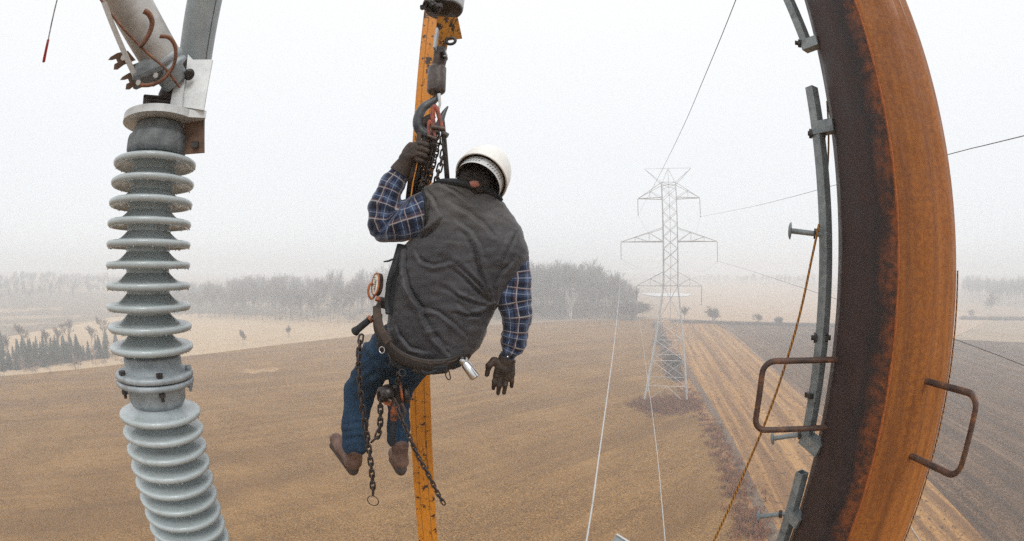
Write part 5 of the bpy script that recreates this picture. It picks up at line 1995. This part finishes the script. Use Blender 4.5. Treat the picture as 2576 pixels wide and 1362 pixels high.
# ---- jeans
jn = SDF()
jn.cap(P(1045, 835, 2.27), P(1095, 860, 2.27), .115, .11, .05)
jn.chain([P(1000, 866, 2.24)] + legL[1:-1] + [P(892, 1120, 2.34)], [W_(60), W_(53), W_(43), W_(38), W_(37)], .035)
jn.chain([P(1060, 884, 2.25)] + legR[1:-1] + [P(1002, 1105, 2.40)], [W_(56), W_(42), W_(33), W_(31), W_(32)], .03)
def jn_disp(p, g):
    px, py = projn(p)
    d = .006 * nz(p, 9, 4.0, (1.5, 1, .8)) + .003 * nz(p, 24, 1.0)
    for (x, y, rr_, am, fr_, an) in ((935, 880, 55, .007, .20, -1.1), (925, 960, 45, .005, .26, .6), (895, 1090, 38, .004, .3, .1), (1005, 1000, 40, .005, .28, .3), (1000, 930, 40, .006, .25, -.4)):
        wv = np.sin(((px - x) * math.sin(an) + (py - y) * math.cos(an)) * fr_ + 2.5 * nz(p, 7, x * .01))
        d += am * wv * np.exp(-(((px - x) ** 2 + (py - y) ** 2) / rr_ ** 2))
    # cut the leg ends flatter
    return d
jeans = part('jeans', jn.mesh('jeans', .0068, jn_disp), m_jean, man)

# ---- boots
def boot(ank, heel, toe, w0, lab):
    b = SDF()
    b.cap(ank, heel, w0, w0 * .92, .02)
    b.cap(heel, toe.lerp(heel, .35), w0 * .95, w0 * .82, .025)
    b.cap(toe.lerp(heel, .35), toe, w0 * .85, w0 * .80, .02)
    ob = part('boot', b.mesh('boot', .0055, lambda p, g: .002 * nz(p, 30, 1.0)), m_boot, man, lab)
    d = (toe - heel).normalized()
    leg = (heel - ank).normalized()
    dn = (leg - d * leg.dot(d)).normalized()
    s = SDF()
    o1 = dn * (w0 * .98)
    s.cap(heel - d * w0 * .35 + o1, toe + d * w0 * .2 + o1 * .95, w0 * .40, w0 * .40, .01)
    sb = d.cross(dn)
    for q in (-1, 1):
        s.cap(heel - d * w0 * .3 + o1 * .95 + sb * q * w0 * .45, toe + o1 * .92 + sb * q * w0 * .45, w0 * .33, w0 * .33, .02)
    s.cap(heel - d * w0 * .35 + o1 * 1.15, heel + d * w0 * .5 + o1 * 1.15, w0 * .62, w0 * .62, .01)
    part('sole', s.mesh('sole', .005), m_sole, ob)
    cuff = MB().tube([ank - leg * .01, ank + leg * .012], [w0 * 1.05, w0 * 1.08], n=20)
    part('boot_top', cuff, m_boot, ob)
boot(P(893, 1128, 2.33), P(888, 1160, 2.34), P(846, 1106, 2.47), W_(27), 'boot turned out to the left showing its worn sole edge')
boot(P(1006, 1118, 2.38), P(1006, 1160, 2.38), P(992, 1140, 2.56), W_(25), 'boot hanging straight down seen from the heel')

# ---- gloves
def glove_mesh(name, items, res=.0038, am=.0016):
    g_ = SDF()
    for it in items:
        if it[0] == 'c':
            g_.chain([Vector(q) for q in it[1]], it[2], it[3])
        else:
            g_.ell(it[1], it[2], it[3], it[4])
    return g_.mesh(name, res, lambda p, g: am * nz(p, 45, 2.0) + am * .6 * nz(p, 110, 5.0))
# right hand hanging, back of the hand towards us
Yh = 2.2
q = lambda x, y, dy=0.0: P(x, y, Yh + dy)
items = [('c', [q(1276, 908), q(1268, 926)], [.030, .033], .02),
         ('c', [q(1258, 924), q(1251, 944)], [.026, .022], .02),
         ('c', [q(1272, 930), q(1275, 950)], [.026, .022], .018),
         ('c', [q(1285, 920), q(1287, 942)], [.021, .018], .018),
         ('c', [q(1262, 912), q(1243, 908, -.01), q(1230, 920, -.02), q(1225, 943, -.015)], [.022, .017, .0145, .0115], .014),
         ('c', [q(1249, 942), q(1244, 961, -.006), q(1241, 978, .010)], [.0150, .0125, .0098], .0035),
         ('c', [q(1261, 946), q(1256, 970, -.010), q(1253, 990, .006)], [.0150, .0130, .0102], .0035),
         ('c', [q(1274, 946), q(1271, 969, -.008), q(1268, 989, .008)], [.0145, .0125, .0098], .0035),
         ('c', [q(1286, 940), q(1288, 958, -.003), q(1287, 973, .010)], [.0135, .0115, .0092], .0035)]
gl = part('glove', glove_mesh('glove', items), m_glove, man, 'glove on the lowered hand, fingers hanging loose')
part('glove_cuff', MB().tube([q(1278, 899), q(1276, 903), q(1270, 916)], [.043, .045, .038], n=22, flat=.85), m_glove, gl)
# left hand raised, gripping the straps
Yg = 2.10
q = lambda x, y, dy=0.0: P(x, y, Yg + dy)
items = [('c', [q(1012, 424), q(1024, 402), q(1034, 384)], [.038, .036, .032], .02),
         ('c', [q(1022, 408, .02), q(1030, 384, .02)], [.034, .030], .02),
         ('c', [q(1040, 392, -.02), q(1046, 372, -.02)], [.024, .022], .02),
         ('c', [q(1028, 382, .01), q(1034, 368, .0)], [.024, .020], .02),
         ('c', [q(1040, 366, -.012), q(1058, 362, -.026), q(1073, 365, -.018), q(1078, 370, .012)], [.0165, .0150, .0140, .0120], .0035),
         ('c', [q(1042, 377, -.014), q(1060, 376, -.030), q(1073, 380, -.022), q(1077, 385, .010)], [.0165, .0150, .0135, .0120], .0035),
         ('c', [q(1042, 389, -.014), q(1057, 390, -.030), q(1069, 394, -.020), q(1073, 398, .010)], [.0160, .0145, .0130, .0115], .0035),
         ('c', [q(1040, 401, -.012), q(1052, 403, -.026), q(1062, 407, -.018), q(1066, 411, .008)], [.0145, .0130, .0120, .0105], .0035),
         ('c', [q(1026, 392, .03), q(1038, 378, .06), q(1052, 368, .07), q(1062, 362, .06)], [.020, .017, .015, .012], .010)]
gl = part('glove', glove_mesh('glove', items), m_glove, man, 'glove on the raised hand, closed round the straps')
part('glove_cuff', MB().tube([q(1004, 436, .01), q(1010, 427, .01), q(1019, 413, .01)], [.052, .050, .044], n=24), m_glove, gl)

# ---- tool belt
bl = root('tool_belt', P(1050, 930, 2.1), 'greasy brown leather lineman belt wrapped low round the worker\'s hips', 'belt')
bl.parent = None
belt = [(952, 766, 2.22), (944, 800, 2.12), (956, 842, 2.06), (982, 880, 2.04), (1022, 906, 2.03), (1070, 919, 2.03), (1120, 918, 2.05), (1158, 905, 2.10), (1185, 885, 2.18)]
back_b = [(1180, 860, 2.34), (1100, 830, 2.42), (1010, 780, 2.40), (962, 762, 2.32)]
ORG[bl.name] = bl.location.copy()
bp_ = cat_pts([P(*b) for b in belt + back_b], 7, closed=True)
part('belt_strap', MB().tube(bp_, .030, n=16, flat=.28, closed=True, up=(.25, 0, 1)), m_leather, bl)
b2 = [(960, 790, 2.05), (962, 830, 2.03), (985, 872, 2.0), (1030, 902, 1.995), (1080, 914, 1.995), (1130, 912, 2.01), (1156, 900, 2.05)]
part('belt_edge', MB().tube(cat_pts([P(*b) for b in b2], 7), .0045, n=8), m_strap, bl)
b3 = [(948, 770, 2.1), (950, 800, 2.03), (958, 830, 2.0), (978, 862, 1.98)]
part('side_strap', MB().tube(cat_pts([P(*b) for b in b3], 7), .021, n=12, flat=.25, up=(1, 0, .1)), m_strap, bl)
def ringo(px, py, Y, rpx, tr, nrm=(0, -1, .2), mat=m_chrome, name='ring', par=bl):
    c = P(px, py, Y)
    n_ = Vector(nrm).normalized()
    x = n_.orthogonal().normalized()
    y = n_.cross(x)
    r_ = m2(rpx, c)
    return part(name, MB().tube([c + x * (r_ * math.cos(t)) + y * (r_ * math.sin(t)) for t in [2 * PI * j / 22 for j in range(22)]], tr, n=8, closed=True), mat, par)
ringo(961, 881, 2.0, 8, .0022, (-.3, -1, .1))
ringo(1012, 938, 2.02, 9, .0024, (.2, -1, .3), m_bolt)
ringo(1083, 912, 1.98, 7, .002, (0, -1, 1.6), m_brn)
ringo(1120, 914, 1.99, 6, .002, (0, -1, 1.2), m_brn)
for i, (x, y, Y, sx, sy, sz, rz) in enumerate(((1003, 912, 2.06, .07, .03, .06, -28), (1060, 928, 2.04, .09, .03, .045, -4), (1105, 930, 2.04, .085, .03, .04, 8), (968, 868, 2.08, .05, .03, .07, -58), (1145, 915, 2.08, .06, .03, .045, 24))):
    part('pouch', MB().box(P(x, y, Y), sx, sy, sz, Matrix.Rotation(R(-rz), 3, 'Y'), .008), m_leather if i % 2 else m_dkcloth, bl)
part('hanging_thong', MB().tube(cat_pts([P(1060, 933, 2.0), P(1075, 940, 1.99), P(1100, 933, 1.99)], 5), .008, n=8, flat=.6), m_dkcloth, bl)
part('hanging_thong', MB().tube(cat_pts([P(975, 890, 2.0), P(982, 905, 1.99), P(978, 922, 1.99)], 5), .0045, n=8, flat=.6), m_leather, bl)
part('snap_hook', MB().tube(cat_pts([P(x, y, 2.0) for x, y in ((1124, 930), (1121, 944), (1127, 955), (1133, 953), (1131, 940), (1128, 930))], 4), .003, n=8), m_strap, bl)
# safety lanyard cords along his left side
ly = root('shoulder_cord', P(968, 760, 2.1), 'black cord and strap running down the worker\'s left side', 'cord')
ORG[ly.name] = ly.location.copy()
part('cord', MB().tube(cat_pts([P(1000, 640, 2.1), P(990, 680, 2.07), P(978, 720, 2.08), P(972, 760, 2.08), P(976, 790, 2.06)], 6), .011, n=8, flat=.7), m_dkcloth, ly)
part('zip_pull', MB().tube([P(995, 650, 2.08), P(978, 657, 2.07), P(965, 659, 2.06)], [.004, .005, .003], n=8), m_dkcloth, ly)
part('side_flap', MB().tube(cat_pts([P(1008, 615, 2.14), P(998, 665, 2.12), P(985, 720, 2.12), P(980, 790, 2.12)], 6), cat_num([.018, .026, .030, .022], 6), n=12, flat=.5), m_dkcloth, ly)

# ---- things hanging on him
sk = root('chrome_socket', P(1178, 925, 2.05), 'shiny chrome socket tool sticking out of the worker\'s belt on the right', 'socket tool')
ORG[sk.name] = sk.location.copy()
a, b = P(1160, 900, 2.06), P(1196, 952, 2.04)
L = (b - a).length
part('barrel', MB().lathe([(0, .0), (.016, .0), (.022, .006), (.024, .02), (.020, .028), (.019, .034), (.0225, .042), (.0225, L - .004), (.020, L), (.015, L), (.014, L - .03), (0, L - .03)], a, b - a, 28), m_chrome, sk)
part('holder_loop', MB().tube([P(1150, 906, 2.05), P(1157, 896, 2.03), P(1168, 898, 2.03), P(1170, 908, 2.05)], .006, n=8), m_leather, sk)
gg = root('dial_gauge', P(948, 735, 2.1), 'rusty orange oval gauge with a white dial and ring at the worker\'s left hip', 'gauge')
ORG[gg.name] = gg.location.copy()
gc = P(949, 716, 2.08)
gx, gn = Vector((.85, -.35, .1)).normalized(), Vector((-.45, -1, .12)).normalized()
gx = (Vector((1, 0, 0)) - gn * gn.x).normalized()
gy = gn.cross(gx)
if gy.z < 0:
    gy = -gy
ov = lambda s_, d_, k=1.0: [gc + gx * (.022 * s_ * math.cos(t)) + (gy * k + gx * .12) * (.054 * s_ * math.sin(t)) + gn * d_ for t in [2 * PI * j / 28 for j in range(28)]]
mb = MB()
A, B = ov(1, -.02), ov(1, .012)
mb.prism(A, gn * .032)
part('case', mb, m_brn, gg)
part('bezel', MB().tube(ov(.95, .013), .0045, n=8, closed=True), m_orange, gg)
part('dial_face', MB().prism(ov(.86, .012), gn * .003), simple('cream_dial_face', (.70, .68, .60), (.55, .53, .46), 30, .5, 0, 0), gg)
mb = MB()
for j in range(7):
    t = -.8 + 1.6 * j / 6
    mb.tube([gc + gy * (.040 * t) + gn * .0165 + gx * -.007, gc + gy * (.040 * t) + gn * .0165 + gx * .002], .0011, n=4)
mb.tube([gc + gn * .017 - gy * .03, gc + gn * .017 + gy * .02 + gx * .006], .0013, n=4)
part('dial_marks', mb, m_bolt, gg)
part('carrying_ring', MB().tube([P(935 + 8.5 * math.cos(t), 733 + 19 * math.sin(t), 2.07 + .01 * math.cos(t)) for t in [2 * PI * j / 26 for j in range(26)]], .0062, n=8, closed=True), m_orange, gg)
part('orange_knob', MB().tube([P(952, 748, 2.07), P(950, 757, 2.06)], [.011, .014], n=10), m_orange, gg)
hm = root('hand_tool', P(912, 825, 2.12), 'hand tool whose black rubber grip with orange collar pokes out left of the belt', 'hand tool')
ORG[hm.name] = hm.location.copy()
a, b, c_ = P(889, 838, 2.12), P(928, 806, 2.12), P(946, 790, 2.14)
part('grip', MB().tube([a, a.lerp(b, .06), a.lerp(b, .16), a.lerp(b, .3), b], [.014, .022, .0225, .018, .0165], n=18), m_dkcloth, hm)
part('collar', MB().tube([b, b.lerp(c_, .35)], [.020, .020], n=16), m_orange, hm)
part('shank', MB().tube([b.lerp(c_, .35), c_], [.008, .008], n=10), m_brn, hm)

# ---- slings and straps from the hook
def strap(name, pts, Y, wd, th, mat, label, up=(1, 0, 0), cat='strap', grp=None):
    pp = [P(x, y, Y if not isinstance(Y, (list, tuple)) else Y[i]) for i, (x, y) in enumerate(pts)]
    return solo(name, MB().tube(cat_pts(pp, 6), wd / 2, n=12, flat=th / wd, up=up, sq=4), mat, label, cat, grp)
strap('sling_strap', [(1060, 305), (1054, 345), (1048, 385), (1038, 430), (1030, 468), (1022, 540)], [2.17, 2.12, 2.10, 2.10, 2.14, 2.3], .024, .008, m_strap, 'outer brown leather strap the worker grips, from the hook down behind his arm')
strap('sling_strap', [(1074, 310), (1066, 350), (1060, 385), (1052, 430), (1044, 470), (1036, 540)], [2.19, 2.14, 2.12, 2.12, 2.16, 2.3], .020, .008, m_leather, 'inner dark strap beside the gripped one, running from the hook past the sleeve')
strap('sling_strap', [(1112, 300), (1117, 350), (1121, 400), (1125, 455), (1126, 520)], [2.2, 2.2, 2.2, 2.22, 2.35], .026, .005, m_leather, 'flat dark strap on the right side running from the hook down behind the vest collar')
strap('sling_webbing', [(1058, 318), (1072, 300), (1094, 290)], 2.15, .034, .012, m_strap, 'brown webbing folded over the throat of the crane hook', (0, 0, 1))
P2 = lambda x, y, Y=2.15: P(x, y, Y)
chain([P2(1100, 338, 2.12), P2(1094, 362, 2.10), P2(1085, 395, 2.12), P2(1076, 430, 2.14), P2(1068, 470, 2.2), P2(1060, 520, 2.3)], .033, 'heaviest dark chain on top of the bundle beside the gripping glove', .0056, .2)
chain([P2(1082, 342, 2.16), P2(1072, 372, 2.15), P2(1066, 405, 2.15), P2(1052, 445, 2.18), P2(1046, 500, 2.3)], .030, 'dark chain half hidden behind the fingers of the raised glove', .0054, .7)
chain([P2(1113, 345), P2(1116, 375), P2(1112, 400), P2(1104, 430), P2(1099, 452), P2(1097, 480, 2.25)], .036, 'upper rusty chain with open links hanging right of the straps', .0046)
chain([P2(1094, 345), P2(1086, 380), P2(1078, 410), P2(1068, 445), P2(1060, 470), P2(1052, 520, 2.3)], .032, 'dark chain bunched between the straps above the worker\'s shoulder', .0050, .5)
chain([P2(1088, 350, 2.2), P2(1076, 385, 2.2), P2(1068, 420, 2.2), P2(1058, 455, 2.22), P2(1052, 500, 2.3)], .030, 'second dark chain directly behind the inner strap', .0050, .9)
chain([P2(1104, 350, 2.18), P2(1099, 380, 2.18), P2(1092, 410, 2.18), P2(1084, 440, 2.2), P2(1078, 470, 2.25)], .030, 'thin chain in the middle of the upper bundle in front of the yellow boom', .0044, .3)
e_ = P2(938.5, 1260, 1.99)
chain([P2(909, 845, 2.06), P2(904, 880, 2.02), P2(903, 930, 2.0), P2(909, 1000, 1.99), P2(919, 1070, 1.99), P2(929, 1135, 1.99), P2(936, 1195, 1.99), P2(939, 1246, 1.99)],
      .0345, 'longest rusty chain hanging along the left leg and ending in a ring', .0050, endring=(e_, m2(14, e_), .0028))
chain([P2(956, 988, 2.05), P2(957, 1020, 2.05), P2(957, 1060, 2.05), P2(954, 1085, 2.05), P2(946, 1104, 2.04), P2(934, 1112, 2.03)], .034, 'chain looping down between the legs from the lever hoist', .0052)
chain([P2(992, 1005, 2.02), P2(1005, 1040, 2.0), P2(1026, 1090, 1.98), P2(1050, 1145, 1.97), P2(1078, 1195, 1.96), P2(1103, 1245, 1.95), P2(1122, 1275, 1.95)], .026,
      'taut thin chain slanting from the hoist across the yellow boom', .0040, .8)
chain([P2(1004, 940, 2.05), P2(1002, 958, 2.08)], .028, 'short piece of chain joining the belt to the lever hoist', .0046)

# ---- lever hoist
lh = root('lever_hoist', P(1000, 1000, 2.1), 'black and orange lever chain hoist hanging below the worker\'s belt', 'chain hoist')
ORG[lh.name] = lh.location.copy()
m_hst = simple('greasy_hoist_steel', (.060, .045, .040), (.014, .011, .010), 16, .38, .5, .3, .003)
m_hor = simple('hoist_chipped_orange', (.42, .11, .03), (.05, .028, .02), 26, .5, .1, .3)
hx = Vector((1, .35, .05)).normalized()
c1, c2, c3 = P(974, 992, 2.07), P(1003, 990, 2.12), P(1020, 992, 2.15)
part('left_drum', MB().lathe([(0, -.022), (.030, -.022), (.038, -.016), (.042, .0), (.047, .012), (.050, .03), (.046, .040), (0, .040)], c1 - hx * .02, (hx + Vector((0, .5, -.15))), 32), m_hst, lh)
part('drum_cap', MB().lathe([(0, -.004), (.018, -.004), (.024, 0), (.026, .006), (.03, .008)], P(965, 997, 2.015), (hx + Vector((0, .9, -.15))), 24), m_hst, lh)
part('gear_case', MB().box(c2, .05, .07, .10, Matrix.Rotation(R(-12), 3, 'Y'), .014), m_hst, lh)
part('brake_wheel', MB().lathe([(0, -.015), (.04, -.015), (.046, -.008), (.047, .010), (.040, .018), (0, .018)], c3, hx, 32), m_blk, lh)
part('ratchet_plate', MB().lathe([(0, -.006), (.052, -.006), (.054, 0), (.052, .006), (0, .006)], P(1008, 985, 2.12), hx, 24), m_hor, lh)
mb = MB().tube(cat_pts([P(996, 1015, 2.06), P(992, 1035, 2.05), P(990, 1058, 2.05)], 5), cat_num([.026, .020, .016], 5), n=14, flat=.6)
part('lever_neck', mb, m_hor, lh)
part('lever_grip', MB().tube([P(990, 1058, 2.05), P(990, 1062, 2.05), P(987, 1118, 2.06)], [.014, .0165, .0155], n=14), m_dkcloth, lh)
part('orange_guard', MB().box(P(976, 1012, 2.03), .04, .012, .035, Matrix.Rotation(R(20), 3, 'Y'), .005), m_hor, lh)
part('suspension_eye', MB().tube([P(1001 + 5 * math.cos(t), 960 + 8 * math.sin(t), 2.08) for t in [2 * PI * j / 18 for j in range(18)]], .005, n=8, closed=True), m_blk, lh)
part('lower_hook', MB().tube(cat_pts([P(1008, 1012, 2.1), P(1018, 1035, 2.1), P(1012, 1052, 2.1), P(1000, 1050, 2.09)], 5), cat_num([.010, .010, .008, .004], 5), n=10), m_brn, lh)
